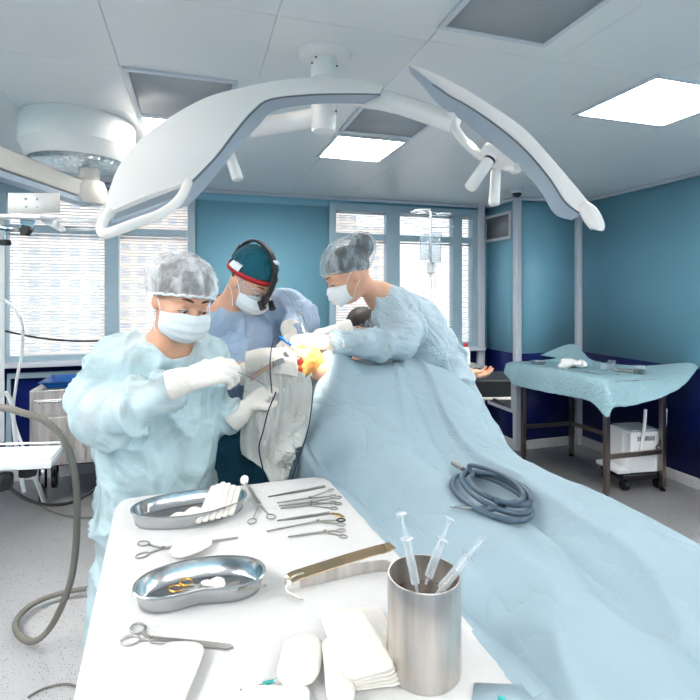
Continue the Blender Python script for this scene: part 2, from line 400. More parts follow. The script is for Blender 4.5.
# pale trims
def trim(n, lo, hi, bevel=.008): return struct('trim_%d' % n, MB().box(lo, hi), 'trim_white', bevel=bevel)
trim(1, (XC-.03, YC-.03, 0), (XC+.035, YC+.03, CZ))
trim(2, (XR-.06, YC-.045, 0), (XR+.001, YC+.002, CZ))
trim(3, (W2[1]+.02, YB-.05, 0), (W2[1]+.10, YB, CZ))
trim(4, (W1[1]+.0, YB-.02, 0), (W1[1]+.03, YB, CZ), .004)
trim(5, (XR-.045, YF, CZ-.03), (XR, YC, CZ))
trim(6, (XL, YB-.045, CZ-.03), (XC, YB, CZ))
trim(7, (XC-.045, YC-.045, CZ-.03), (XR, YC, CZ))
trim(8, (XC-.045, YC, CZ-.03), (XC, YB, CZ))
for nm, lo, hi in (('right', (XR-.012, YF, 0), (XR, YC, .09)), ('back', (XL, YB-.012, 0), (XC, YB, .09)), ('corner', (XC, YC-.012, 0), (XR, YC, .09)), ('corner_side', (XC-.012, YC, 0), (XC, YB, .09))):
    struct('baseboard_'+nm, MB().box(lo, hi), 'floor_vinyl', bevel=.004)
# ----- windows
def window(n, x0, x1, muls, trans_z, wide):
    f = MB(); y0, y1 = YB-.03, YB+.07; t = .045
    f.box((x0-.03, y0, WZ1-.03), (x1+.03, y1, WZ1+.04)); f.box((x0-.03, y0, WZ0-.04), (x1+.03, y1, WZ0+.03))
    f.box((x0-.03, y0+.001, WZ0), (x0+.035, y1-.001, WZ1)); f.box((x1-.035, y0+.001, WZ0), (x1+.03, y1-.001, WZ1))
    for a, b_ in muls: f.box((a, y0+.005, WZ0), (b_, y1-.005, WZ1))
    f.box((x0, y0+.012, trans_z), (x1, y1-.01, trans_z+.06))
    r = struct('window_%d' % n, f, 'window_frame', bevel=.004)
    struct('window_pane', MB().box((x0, YB+.055, WZ0), (x1, YB+.06, WZ1)), 'glass', parent=r)
    struct('window_sill', MB().box((x0-.05, YB-.14, WZ0-.05), (x1+.05, YB-.025, WZ0-.012)), 'trim_white', parent=r, bevel=.006)
    return r
m1a, m1b = onY(105, 250, YB).x, onY(119, 250, YB).x
window(1, W1[0], W1[1], [(m1a, m1b)], 2.0, 1)
q = [onY(p, 250, YB).x for p in (386, 399, 452, 461)]
window(2, W2[0], W2[1], [(q[0], q[1]), (q[2], q[3])], 2.03, 1)
def blinds(x0, x1, z0, z1, label, gap=.026, g='venetian blinds in the windows'):
    y = YB+.035; n = int((z1-z0)/gap); a = MB(); t = math.radians(28)
    for i in range(n):
        z = z0+.01+i*gap; dy, dz = .011*math.cos(t), .011*math.sin(t)
        a.add([(x0, y-dy, z-dz), (x1, y-dy, z-dz), (x1, y+dy, z+dz), (x0, y+dy, z+dz), (x0, y-dy, z-dz+.001), (x1, y-dy, z-dz+.001), (x1, y+dy, z+dz+.001), (x0, y+dy, z+dz+.001)],
              [(0, 3, 2, 1), (4, 5, 6, 7), (0, 1, 5, 4), (1, 2, 6, 5), (2, 3, 7, 6), (3, 0, 4, 7)])
    r = tag(obj('venetian_blind', a, 'blind', smooth=False), label, 'blind', g)
    for k in (.12, .88): xx = x0+(x1-x0)*k; obj('cord', MB().cyl((xx, y-.013, z0), (xx, y-.013, z1), .0012, n=6), 'tube_white', r)
    obj('headrail', MB().box((x0, y-.013, z1-.018), (x1, y+.013, z1)), 'white_paint', r)
g1 = (W1[0]+.04, m1a-.005, m1b+.005, W1[1]-.04)
blinds(g1[0], g1[1], WZ0+.04, 1.99, 'white slatted blind in the large lower pane at the far left window')
blinds(g1[2], g1[3], WZ0+.04, 1.99, 'white slatted blind in the lower pane behind the nurse at left')
blinds(g1[2], g1[3], 2.07, WZ1-.035, 'white slatted blind in the short upper pane right of the left window mullion')
blinds(g1[0], g1[1], 2.07, WZ1-.035, 'white slatted blind in the short upper pane at the far left')
g2 = (W2[0]+.04, q[0]-.005, q[1]+.005, q[2]-.005, q[3]+.005, W2[1]-.04)
for a, b_, t1, t2 in ((g2[0], g2[1], 'white blind in the lower pane behind the assistant bending from the right', 'white blind in the short upper pane above the assistant bending from the right'),
                      (g2[2], g2[3], 'white blind in the lower pane behind the infusion stand', 'white blind in the short upper pane behind the infusion stand top'),
                      (g2[4], g2[5], 'narrow white blind in the lower pane nearest the right window edge', 'narrow short white blind in the upper corner pane by the right window edge')):
    blinds(a, b_, WZ0+.04, 2.02, t1); blinds(a, b_, 2.1, WZ1-.035, t2)
portal(W1[0], W1[1], WZ0, WZ1, YB+.12); portal(W2[0], W2[1], WZ0, WZ1, YB+.12)
# ----- far buildings outside
m = mat('facade', (214, 200, 190), rough=.8, var=.03, nscale=.3); N, L, b = nodes(m)
tc = N.new('ShaderNodeTexCoord'); br = N.new('ShaderNodeTexBrick'); br.offset = 0
mp = N.new('ShaderNodeMapping'); mp.inputs['Rotation'].default_value = (math.pi/2, 0, 0); L.new(tc.outputs['Object'], mp.inputs[0]); L.new(mp.outputs[0], br.inputs['Vector'])
br.inputs['Color1'].default_value = br.inputs['Color2'].default_value = (*srgb((176, 182, 190)), 1); br.inputs['Mortar'].default_value = (*srgb((226, 210, 198)), 1)
br.inputs['Scale'].default_value = 1; br.inputs['Mortar Size'].default_value = .42; br.inputs['Brick Width'].default_value = 1.9; br.inputs['Row Height'].default_value = 1.7; br.inputs['Mortar Smooth'].default_value = 0
L.new(br.outputs['Color'], b.inputs['Base Color'])
for px0, px1, top, Y, lab in ((22, 100, 150, 60, 'tall pale apartment block seen through the left window blinds'), (120, 200, 200, 70, 'apartment block seen through the blinds right of the left mullion'), (330, 400, 225, 80, 'hazy apartment block seen through the window behind the assistant')):
    a = onY(px0, 300, Y); c = onY(px1, 300, Y); t = onY(px0, top, Y).z
    m_ = MB().box((a.x, Y, -25), (c.x, Y+12, t)); m_.box((a.x+1, Y+1, t), (a.x+5, Y+6, t+2))
    r = tag(obj('apartment_building', m_, 'facade', smooth=False), lab, 'building')
struct('ground', MB().box((-120, 30, -25.5), (160, 140, -25)), 'floor_vinyl')
# ----- ceiling fittings
def ceil_unit(name, lab, cat, p0, p1, kind, group):
    x0, x1 = sorted((p0[0], p1[0])); y0, y1 = sorted((p0[1], p1[1])); f = MB(); t = .022; z0, z1 = CZ-.012, CZ-.0005
    for lo, hi in (((x0, y0, z0), (x1, y0+t, z1)), ((x0, y1-t, z0), (x1, y1, z1)), ((x0, y0+t, z0), (x0+t, y1-t, z1)), ((x1-t, y0+t, z0), (x1, y1-t, z1))): f.box(lo, hi)
    r = thing(name, lab, cat, ((x0+x1)/2, (y0+y1)/2, CZ), group=group)
    obj('frame', f, 'vent_frame', r, bevel=.002)
    obj('diffuser' if kind == 'L' else 'grille', MB().box((x0+t, y0+t, z0+.005), (x1-t, y1-t, z1)), 'light_panel' if kind == 'L' else 'grille_grey', r)
G1, G2 = 'square light panels in the ceiling', 'perforated vents in the ceiling'
c = [onZ(*p, CZ) for p in ((572, 114), (642, 121), (656, 73))]
ceil_unit('ceiling_light', 'lit ceiling panel at the upper right above the empty floor', 'ceiling light', (c[0].x, c[2].y), (c[0].x+.6, c[0].y), 'L', G1)
c = [onZ(*p, CZ) for p in ((315, 156), (381, 162), (337, 133), (408, 139))]
Lx0 = (c[0].x+c[2].x)/2; Lx1 = (c[1].x+c[3].x)/2
ceil_unit('ceiling_light', 'lit ceiling panel behind the lamp column in the middle', 'ceiling light', (Lx0, c[2].y), (Lx1, c[0].y), 'L', G1)
v = [onZ(*p, CZ) for p in ((340, 130), (412, 137), (358, 108))]
ceil_unit('ceiling_vent', 'grey perforated ceiling vent in front of the middle light panel', 'vent', (Lx0, v[2].y-.05), (Lx1, v[0].y), 'V', G2)
v = [onZ(*p, CZ) for p in ((437, 26), (547, 43), (470, 0))]
ceil_unit('ceiling_vent', 'large grey perforated ceiling vent at the top edge of the photo', 'vent', (v[0].x, v[0].y-.62), (v[1].x, v[0].y), 'V', G2)
v = [onZ(*p, CZ) for p in ((122, 66), (238, 80), (134, 113))]
ceil_unit('ceiling_vent', 'grey perforated ceiling vent at upper left above the lamp wing', 'vent', (v[0].x, v[0].y), (v[1].x, v[2].y), 'V', G2)
u_ = onZ(150, 131, CZ)
ceil_unit('ceiling_light', 'lit ceiling panel mostly hidden behind the left lamp wing', 'ceiling light', (v[0].x, v[2].y+.002), (v[1].x, v[2].y+.45), 'L', G1)
for i, (x, y, lb) in enumerate(((-1.9, -.2, 'to the left above the photographer'), (2.95, .2, 'by the right wall, just outside the view'), (2.95, -1.0, 'by the right wall, beside the photographer'), (1.2, -1.7, 'in the rear right corner behind the photographer'), (.0, -1.7, 'in the middle of the rear row behind the photographer'), (-1.75, .8, 'just outside the view at left'), (-2.5, 2.1, 'at the far left outside the view'), (-.9, -1.7, 'at the rear wall behind the photographer'))):
    ceil_unit('ceiling_light', 'fill light panel added to the ceiling '+lb, 'ceiling light', (x, y), (x+.6, y+.6), 'L', G1)  # unseen panels, added to brighten the walls, gowns and lamp wing
# wall grilles, camera
def wall_grille(name, lab, lo, hi, axis_x, group=None):
    r = thing(name, lab, 'vent', lo); t = .03
    (y0, z0), (y1, z1) = (lo[1], lo[2]), (hi[1], hi[2]); f = MB(); x0 = axis_x-.02; x1 = axis_x-.0005
    for a, b_ in (((x0, y0, z0), (x1, y1, z0+t)), ((x0, y0, z1-t), (x1, y1, z1)), ((x0, y0, z0+t), (x1, y0+t, z1-t)), ((x0, y1-t, z0+t), (x1, y1, z1-t))): f.box(a, b_)
    obj('frame', f, 'trim_white', r, bevel=.003); obj('grille', MB().box((x0+.01, y0+t, z0+t), (x1, y1-t, z1-t)), 'grille_grey', r)
a = onX(512, 213, XC); b_ = onX(486, 243, XC)
wall_grille('wall_vent', 'white framed air grille high on the teal corner wall', (XC, a.y, b_.z), (XC, b_.y, onX(486, 217, XC).z), XC, None)
a = onX(517, 414, XC); b_ = onX(486, 368, XC)
wall_grille('wall_vent', 'white framed air grille low on the navy wall behind the arm board', (XC, YC+.04, a.z), (XC, YB-.04, onX(490, 372, XC).z), XC, None)
p = onZ(517, 190, CZ); r = thing('security_camera', 'small black dome camera on the ceiling by the pale corner trim', 'camera', (p.x, p.y, CZ))
obj('housing', MB().lathe([(.055, CZ-.0005), (.058, CZ-.02), (.045, CZ-.03)], (p.x, p.y, 0)), 'trim_white', r)
obj('dome', MB().lathe([(.042, CZ-.03), (.04, CZ-.045), (.025, CZ-.062), (.005, CZ-.068)], (p.x, p.y, 0)), 'black_plastic', r)
# ================================================================= surgical light
def petal(secs, n=10):
    """secs: list of (outer, rim, rim_low) points; closed shell section outer-rim-rim_low-outer_low"""
    O = spl([s[0] for s in secs], n); R_ = spl([s[1] for s in secs], n); Lw = spl([s[2] for s in secs], n)
    top = MB(); low = MB(); rt = []; rl = []
    for a, b_, c in zip(O, R_, Lw):
        th = c-b_; e = (a-b_)
        a2 = a+th*.75
        # gentle crown over the outer face
        nn = -th.normalized(); L_ = e.length
        mid = [b_+e*t+nn*(.16*L_*math.sin(math.pi*t))*.35 for t in (0, .08, .25, .5, .75, .93, 1)]
        rt.append(mid+[a+th*.08, b_+th*.08])
        rl.append([b_+th*.10+e*.04, a+th*.10-e*.05, a2-e*.12, c+e*.10])
    top.loft(rt); low.loft(rl); return top, low, [b_+(c-b_)*.09 for b_, c in zip(R_, Lw)]
lampL = [(W(103, 216, 1.22), W(188, 183, 1.34), W(195, 203, 1.42)),
         (W(109, 190, 1.24), W(199, 172, 1.36), W(211, 189, 1.44)),
         (W(122, 161, 1.28), W(217, 153, 1.40), W(229, 168, 1.49)),
         (W(150, 131, 1.36), W(233, 132, 1.46), W(245, 148, 1.55)),
         (W(200, 100, 1.48), W(252, 110, 1.54), W(263, 127, 1.64)),
         (W(240, 88, 1.58), W(270, 98, 1.60), W(277, 112, 1.70)),
         (W(290, 79, 1.68), W(310, 93.5, 1.67), W(312, 106, 1.77)),
         (W(345, 78, 1.78), W(350, 92.5, 1.74), W(350, 105, 1.84)),
         (W(385, 84, 1.84), W(380, 93, 1.80), W(377, 106, 1.90))]
sl = thing('surgical_light', 'large white ceiling-hung surgical lamp with two curved wings over the operating table', 'surgical light', onZ(324, 55, CZ))
top, low, seam = petal(lampL)
wl = obj('lamp_wing', top, 'lamp_white', sl, bevel=.006, sharp=40); obj('lens_side', low, 'lamp_grey', wl, bevel=.004, sharp=40); mat('seam_grey', (112, 120, 128), rough=.5); obj('seam', MB().tube(seam, .0042, n=8), 'seam_grey', wl, sharp=999)
hp = spl([W(188, 182, 1.335), W(184, 192, 1.30), W(176, 203, 1.27), W(160, 214, 1.24), W(136, 223, 1.20), W(112, 232, 1.165), W(103, 233, 1.16), W(103, 222, 1.18), W(110, 212, 1.215)], 6)
obj('handle', MB().tube(hp, .0125, n=12), 'lamp_white', wl)
g_ = MB(); g_.strip([W(112, 222, 1.235), W(150, 208, 1.29), W(188, 194, 1.36)], .012, .006, Zv); obj('rim_slot', g_, 'lamp_grey', wl)
lampR = [(W(407, 64, 1.62), W(423, 76, 1.66), W(424, 86, 1.72)),
         (W(425, 69, 1.60), W(448, 93, 1.62), W(440, 106, 1.71)),
         (W(455, 83, 1.58), W(470, 105, 1.60), W(462, 122, 1.70)),
         (W(490, 104, 1.56), W(502, 127, 1.57), W(492, 146, 1.67)),
         (W(525, 129, 1.54), W(528, 150, 1.55), W(518, 168, 1.65)),
         (W(552, 158, 1.52), W(550, 176, 1.53), W(540, 193, 1.62)),
         (W(576, 186, 1.50), W(566, 200, 1.51), W(553, 215, 1.59)),
         (W(593, 207, 1.48), W(580, 212, 1.49), W(570, 221, 1.56))]
top, low, seam = petal(lampR)
wr = obj('lamp_wing', top, 'lamp_white', sl, bevel=.006, sharp=40); obj('lens_side', low, 'lamp_grey', wr, bevel=.004, sharp=40); obj('seam', MB().tube(seam, .0038, n=8), 'seam_grey', wr, sharp=999)
obj('handle', MB().tube(spl([W(583, 205, 1.49), W(590, 214, 1.47), W(597, 226, 1.45), W(597, 230, 1.45)], 5), [.012, .016, .019, .021, .023, .024, .024, .024, .023, .022, .021, .02, .019, .017, .015, .008], n=14), 'lamp_white', wr)
fl = onZ(324, 55, CZ)
obj('ceiling_flange', MB().lathe([(.001, CZ), (.105, CZ), (.10, CZ-.012), (.06, CZ-.02)], (fl.x, fl.y, 0)), 'lamp_white', sl)
zb = W(324, 134, (fl-CAM).dot(Fv)).z
col_ = obj('column', MB().lathe([(.05, CZ-.001), (.052, CZ-.09), (.049, CZ-.095), (.052, CZ-.10), (.05, zb+.03), (.046, zb+.008), (.03, zb)], (fl.x, fl.y, 0)), 'lamp_white', sl)
for (px, py) in ((312, 63), (316, 57), (337, 66), (336, 111)):
    d_ = (fl-CAM).dot(Fv); c = W(px, py, d_-.05); obj('screw', MB().ball(c, .004, 8), 'black_plastic', col_)
# horizontal arms from the column
obj('arm', MB().tube(spl([W(250, 128, 1.92), W(285, 123, 1.94), W(318, 117, 1.96)], 6), .038, n=16), 'lamp_white', sl)
obj('arm', MB().tube(spl([W(330, 92, 1.95), W(385, 101, 1.86), W(425, 113, 1.78), W(456, 124, 1.72)], 6), [.036]*8+[.034]*11, n=16), 'lamp_white', sl)
obj('arm', MB().tube(spl([W(452, 112, 1.70), W(455, 128, 1.72), W(468, 145, 1.76), W(487, 160, 1.78), W(505, 166, 1.72), W(518, 168, 1.64)], 6), .016, n=12), 'lamp_white', sl)
hb = obj('hub', MB().tube(spl([W(484, 148, 1.74), W(498, 156, 1.72), W(512, 164, 1.70), W(520, 172, 1.69)], 4), [.02, .024, .026, .027, .028, .028, .028, .028, .027, .026, .024, .022, .012], n=14), 'lamp_white', sl)
obj('handle', MB().cyl(W(493, 155, 1.70), W(470, 188, 1.66), .019, .021), 'lamp_white', hb, bevel=.005)
obj('handle', MB().cyl(W(496, 170, 1.72), W(494, 205, 1.70), .017, .019), 'lamp_white', hb, bevel=.005)
obj('marker_band', MB().cyl(W(490, 159.5, 1.695), W(488.6, 161.5, 1.693), .0205, .0205), 'black_plastic', hb)
obj('handle', MB().cyl(W(229, 152, 1.56), W(238, 180, 1.55), .016, .018), 'lamp_white', wl, bevel=.004)
# LED spots sit under the wings and shine on the operated limb
for i, (px, py, d_) in enumerate(((300, 90, 1.84), (488, 122, 1.73), (523, 152, 1.70), (240, 110, 1.66))):
    p = W(px, py, d_)+Vector((0, 0, -.015)); di = (SITE-p).normalized(); u_ = di.orthogonal().normalized(); v_ = di.cross(u_)
    obj('led_lens', MB().loft([MB().ring(p, u_, v_, .02, 16), MB().ring(p+di*.012, u_, v_, .016, 16)]), 'led', sl)
    spot('lamp_beam', p+di*.02, SITE, 60, 15, .6, .02)
# ================================================================= ceiling supply pendant at left
pc = onZ(79, 122, CZ); d_ = (pc-CAM).dot(Fv); rr = 52/FPX*d_
pd = thing('ceiling_pendant', 'round white ceiling pendant with a jointed arm at upper left', 'ceiling pendant', pc)
z1 = W(79, 146, d_-rr).z; z2 = W(79, 176, d_-.1).z
obj('drum', MB().lathe([(rr*.97, CZ-.0005), (rr, CZ-.02), (rr, z1+.07), (rr*.96, z1+.055), (rr*.9, z1), (rr*.86, z1-.01)], (pc.x, pc.y, 0), 48), 'lamp_white', pd)
m = mat('foil', (225, 232, 238), rough=.10, metal=1, var=.25, nscale=45, crease=1.0, crscale=34)
obj('mirror_cover', MB().lathe([(rr*.86, z1-.008), (rr*.8, z1-.03), (rr*.3, z1-.045), (.03, z1-.045)], (pc.x, pc.y, 0), 40), 'foil', pd)
hubp = W(89, 189, d_)
obj('neck', MB().lathe([(.055, hubp.z+.0), (.05, z1-.0), (.055, z1+.02)], (hubp.x, hubp.y, 0)), 'cream', pd)
obj('joint', MB().lathe([(.02, hubp.z-.085), (.07, hubp.z-.08), (.088, hubp.z-.05), (.088, hubp.z), (.075, hubp.z+.035), (.05, hubp.z+.05)], (hubp.x, hubp.y, 0)), 'cream', pd)
a0 = hubp+Vector((0, 0, -.02)); a1 = W(-25, 150, d_-.45); 
sec = []
for p, s_ in ((a0, 1), (a1, 1.25)):
    dirv = (a0-a1).normalized(); sd = dirv.cross(Zv).normalized(); up = sd.cross(dirv)
    hw, hh = .043*s_, .042*s_
    sec.append([p+sd*hw*x+up*hh*y for x, y in ((-1, -.7), (-.8, -1), (.8, -1), (1, -.7), (1, .8), (.7, 1), (-.7, 1), (-1, .8))])
ar = obj('arm', MB().loft(sec), 'cream', pd, bevel=.004)
sec2 = [[q+Vector((0, 0, -.020*s_)) for q in (r[0], r[3], r[3]+Vector((0, 0, -.03*s_)), r[0]+Vector((0, 0, -.03*s_)))] for r, s_ in zip(sec, (1, 1.25))]
obj('under_arm', MB().loft([[a*.9+sum(r, Vector())/4*.1 for a in r] for r in sec2]), 'lamp_grey', pd, bevel=.003)
# console hanging from the far arm: white column at the left edge, shelf, rail with clamps
cx = W(-6, 300, 1.95)
cn = thing('pendant_console', 'white equipment column with a top shelf and clamps at the left edge', 'equipment column', (cx.x, cx.y, 0))
c0 = W(4, 300, 1.95)
def vbox(p0, p1, dd, w=.1):   # upright box facing the camera between two seen corners
    a = W(p0[0], p0[1], dd); b_ = W(p1[0], p1[1], dd); m_ = MB(); r = [a, Vector((b_.x, b_.y, a.z)), b_, Vector((a.x, a.y, b_.z))]
    return m_.loft([r, [q+Fv*w for q in r]])
obj('column', vbox((-80, 212), (-16, 451), 1.95, .12), 'white_paint', cn, bevel=.006)
obj('shelf', MB().loft([[W(-60, 212, 1.9), W(40, 215, 1.78), W(62, 217, 1.95), W(-60, 216, 2.3)], [W(-60, 215.5, 1.9), W(40, 218.5, 1.78), W(62, 220, 1.95), W(-60, 219, 2.3)]]), 'white_paint', cn, bevel=.002)
obj('bracket', MB().loft([[W(40, 217, 1.86), W(52, 217, 1.95), W(66, 229, 2.05), W(62, 230, 2.0)], [W(40, 221, 1.86), W(52, 221, 1.95), W(66, 231, 2.05), W(62, 233, 2.0)]]), 'white_paint', cn, bevel=.002)
obj('back_plate', MB().loft([[W(8, 193, 2.2), W(60, 193, 2.2), W(60, 213, 2.2), W(8, 213, 2.2)], [W(8, 193, 2.22), W(60, 193, 2.22), W(60, 213, 2.22), W(8, 213, 2.22)]]), 'lamp_white', cn)
for q in ((26, 199), (37, 199), (26, 207), (37, 207)): obj('screw', MB().ball(W(q[0], q[1], 2.198), .005, 8), 'steel', cn)
obj('rail', MB().tube([W(58, 221, 2.0), W(106, 222, 2.05)], .007), 'white_paint', cn); obj('rail', MB().tube([W(66, 229, 2.02), W(106, 230, 2.06)], .007), 'white_paint', cn)
cb = obj('clamp_body', MB().loft([[W(20, 219, 1.84), W(35, 220, 1.84), W(34, 232, 1.84), W(20, 231, 1.84)], [W(20, 219, 1.92), W(35, 220, 1.92), W(34, 232, 1.92), W(20, 231, 1.92)]]), 'steel', cn, bevel=.003)
def knob(p, ax, r, l, par, m_='black_plastic'):
    ax = ax.normalized(); u_ = ax.orthogonal().normalized(); v_ = ax.cross(u_); rings = []
    for t in (0, .15, .85, 1):
        f_ = .85 if t in (0, 1) else 1
        rings.append([p+ax*(l*t)+u_*(math.cos(k*math.pi/12)*r*f_*(1 if k % 4 < 2 else .86))+v_*(math.sin(k*math.pi/12)*r*f_*(1 if k % 4 < 2 else .86)) for k in range(24)])
    return obj('knob', MB().loft(rings), m_, par)
knob(W(28, 231, 1.82), -Fv, .02, .025, cb)
knob(W(5, 240, 1.84), Vector((0, 0, -1)), .02, .02, cn); obj('clamp_screw', MB().cyl(W(5, 230, 1.84), W(5, 241, 1.84), .006), 'steel', cn); obj('clamp_arm', MB().tube([W(0, 228, 1.84), W(22, 230, 1.84)], .01), 'steel', cn)
# ================================================================= white shelf on a stand (bottom left)
zt = W(30, 465, 1.62).z; zz = zt; cs = [onZ(-60, 468, zz), onZ(51, 462, zz), onZ(65, 445, zz), onZ(-40, 448, zz)]
tp = MB().loft([cs, [c-Vector((0, 0, .022)) for c in cs]]); shf = obj('instrument_shelf', tp, 'white_paint', cn, bevel=.004)
obj('shelf_lip', MB().tube([c+Vector((0, 0, .010)) for c in cs], .004, closed=True), 'white_paint', shf)
knob(onZ(28, 467, zt-.024), Vector((0, 0, -1)), .028, .03, shf); knob(onZ(3, 474, zt-.03), Vector((0, 0, -1)), .03, .05, shf)
tag(obj('slanted_tube', MB().tube([W(30, 468, 2.9), onZ(46, 503, .015)], .013), 'tube_white'), 'pale slanted tube reaching the floor below the white shelf', 'tube')
# ================================================================= steel cabinet below the window
cy = 4.0; c0 = onY(29, 400, cy); c1 = onY(135, 400, cy); cz1 = onY(30, 391, cy).z; cz0 = onY(30, 468, cy).z
cab = thing('steel_cabinet', 'brushed steel instrument cabinet on casters below the left window', 'cabinet', ((c0.x+c1.x)/2, cy, 0))
obj('body', MB().box((c0.x, cy, cz0), (c1.x, cy+.45, cz1)), 'steel_rough', cab, bevel=.006)
zd = onY(60, 415, cy).z; zd0 = onY(60, 399, cy).z
dr = obj('drawer', MB().box((c0.x+.03, cy-.015, zd), (c1.x-.03, cy+.01, zd0)), 'steel_rough', cab, bevel=.004)
obj('handle', MB().box((c0.x+.06, cy-.028, zd0-.02), (c1.x-.06, cy-.012, zd0-.008)), 'steel', dr, bevel=.003)
xm = (c0.x+c1.x)/2+.02
for xa, xb in ((c0.x+.03, xm-.004), (xm+.004, c1.x-.03)):
    dd = obj('door', MB().box((xa, cy-.015, cz0+.03), (xb, cy+.01, zd-.012)), 'steel_rough', cab, bevel=.004)
    obj('handle', MB().box((xb-.02 if xa < xm-.1 else xa+.008, cy-.026, (cz0+zd)/2-.06), (xb-.008 if xa < xm-.1 else xa+.02, cy-.013, (cz0+zd)/2+.06)), 'steel', dd, bevel=.003)
for xx in (c0.x+.07, c1.x-.07):
    for yy in (cy+.06, cy+.38):
        cst = obj('caster', MB().cyl((xx-.014, yy, .055), (xx+.014, yy, .055), .054, n=24), 'black_plastic', cab)
        obj('fork', MB().box((xx-.022, yy-.02, .05), (xx-.016, yy+.02, cz0)).box((xx+.016, yy-.02, .05), (xx+.022, yy+.02, cz0)).box((xx-.022, yy-.02, .115), (xx+.022, yy+.02, cz0)), 'steel', cst)
mat('blue_plastic', (18, 86, 160), rough=.25, var=.1)
# blue instrument tray lying on the cabinet
ty = cy+.05; a = onY(40, 391, ty); b_ = onY(125, 391, ty); rows = []
for ins, z in ((.035, 0), (.0, .045), (-.012, .05), (-.012, .044), (.008, .036), (.043, .008)):
    x0, x1, y0, y1 = a.x+ins, b_.x-ins, ty+ins, ty+.34-ins
    rows.append([Vector((x0, y0, cz1+z)), Vector((x1, y0, cz1+z)), Vector((x1, y1, cz1+z)), Vector((x0, y1, cz1+z))])
tag(obj('instrument_tray', MB().loft(rows), 'blue_plastic', bevel=.004), 'shallow blue plastic tray lying on the steel cabinet', 'tray')
px_ = onY(84, 388, ty+.1); tag(obj('paper_roll', MB().cyl((px_.x, ty+.12, cz1+.066), (px_.x+.3, ty+.16, cz1+.066), .02), 'white_paint'), 'white rolled pack lying across the blue tray', 'pack')
# grey conduit frame on the navy wall
mb = MB(); y = YB-.03
pa = onY(9, 376, y); pb = onY(190, 372, y)
tag(obj('wall_conduit', MB().strip([Vector((pa.x, y, .15)), Vector((pa.x, y, pa.z-.001)), Vector((pb.x, y, pa.z))], .05, .025, Vector((0, 1, 0))), 'window_frame', bevel=.004), 'grey cable duct on the navy wall around the steel cabinet', 'cable duct')
# ================================================================= tubes and hoses at left
def corrug(pts, r, pitch=.013):
    P = [Vector(p) for p in pts]; out = [P[0]]; rs = []; 
    tot = sum((P[i+1]-P[i]).length for i in range(len(P)-1)); n = int(tot/pitch*2); acc = [0]
    for i in range(len(P)-1): acc.append(acc[-1]+(P[i+1]-P[i]).length)
    res = []; j = 0
    for k in range(n+1):
        s_ = tot*k/n
        while j < len(P)-2 and acc[j+1] < s_: j += 1
        t = (s_-acc[j])/max(acc[j+1]-acc[j], 1e-6); res.append(P[j].lerp(P[j+1], t)); rs.append(r if k % 2 else r*.78)
    return res, rs
path = spl([W(-20, 408, 1.75), W(5, 408, 1.75), W(20, 412, 1.75), W(45, 421, 1.77), W(64, 441, 1.8), W(74, 470, 1.83), W(77, 510, 1.88), W(75, 555, 1.95), W(68, 590, 2.0), onZ(52, 625, .10), onZ(35, 641, .05), onZ(20, 636, .035), onZ(16, 622, .035), onZ(30, 606, .035), onZ(55, 595, .035), onZ(90, 588, .035), onZ(115, 586, .035)], 12)
P_, R_ = corrug(path, .0135)
tag(obj('breathing_hose', MB().tube(P_, R_, n=12), 'hose_grey', sharp=999), 'thick grey corrugated hose looping down to the floor at left', 'hose')
def tubething(name, lab, cat, pts, r, m_, n=10, k=8): return tag(obj(name, MB().tube(spl(pts, k), r, n=n), m_, sharp=999), lab, cat)
tubething('white_tube', 'thin white tube curving down in front of the left window', 'tube', [W(4, 300, 2.0), W(14, 308, 2.0), W(22, 325, 2.02), W(22, 350, 2.05), W(16, 385, 2.05), W(14, 420, 2.1), W(30, 465, 2.15), onZ(42, 500, .25), onZ(44, 506, .02)], .006, 'tube_white')
tubething('pale_tube', 'pale grey tube hanging beside the equipment column at left', 'tube', [W(5, 392, 1.96), W(11, 402, 1.98), W(14, 425, 2.0), W(18, 460, 2.02), W(24, 492, 2.05)], .008, 'tube_white')
tubething('black_cable', 'black cable strung across the left window at sill height', 'cable', [W(5, 331, 2.1), W(40, 338, 2.2), W(75, 341, 2.2), W(112, 340, 2.15), W(150, 334, 2.1)], .0045, 'cable_black')
tubething('black_floor_cable', 'black cable looping from the trolley across the floor', 'cable', [W(3, 478, 1.8), W(10, 488, 1.9), W(28, 500, 2.1), W(52, 505, 2.35), W(78, 500, 2.5), W(105, 482, 2.7)], .008, 'cable_black')
tubething('grey_floor_cable', 'thin grey cable lying on the speckled floor behind the hose', 'cable', [onZ(28, 500, .008), onZ(55, 512, .008), onZ(80, 517, .008), onZ(110, 517, .008)], .006, 'hose_grey')
tubething('floor_wire', 'thin grey wire curled on the floor at the bottom left', 'wire', [onZ(28, 697, .006), onZ(45, 688, .006), onZ(66, 684, .006), onZ(78, 688, .006), onZ(82, 697, .006), onZ(70, 702, .006), onZ(50, 703, .006)], .004, 'hose_grey')
# ================================================================= far steel table at right
ftz = .86
f0 = onZ(523, 459, 0); f1 = onZ(571, 457, 0)
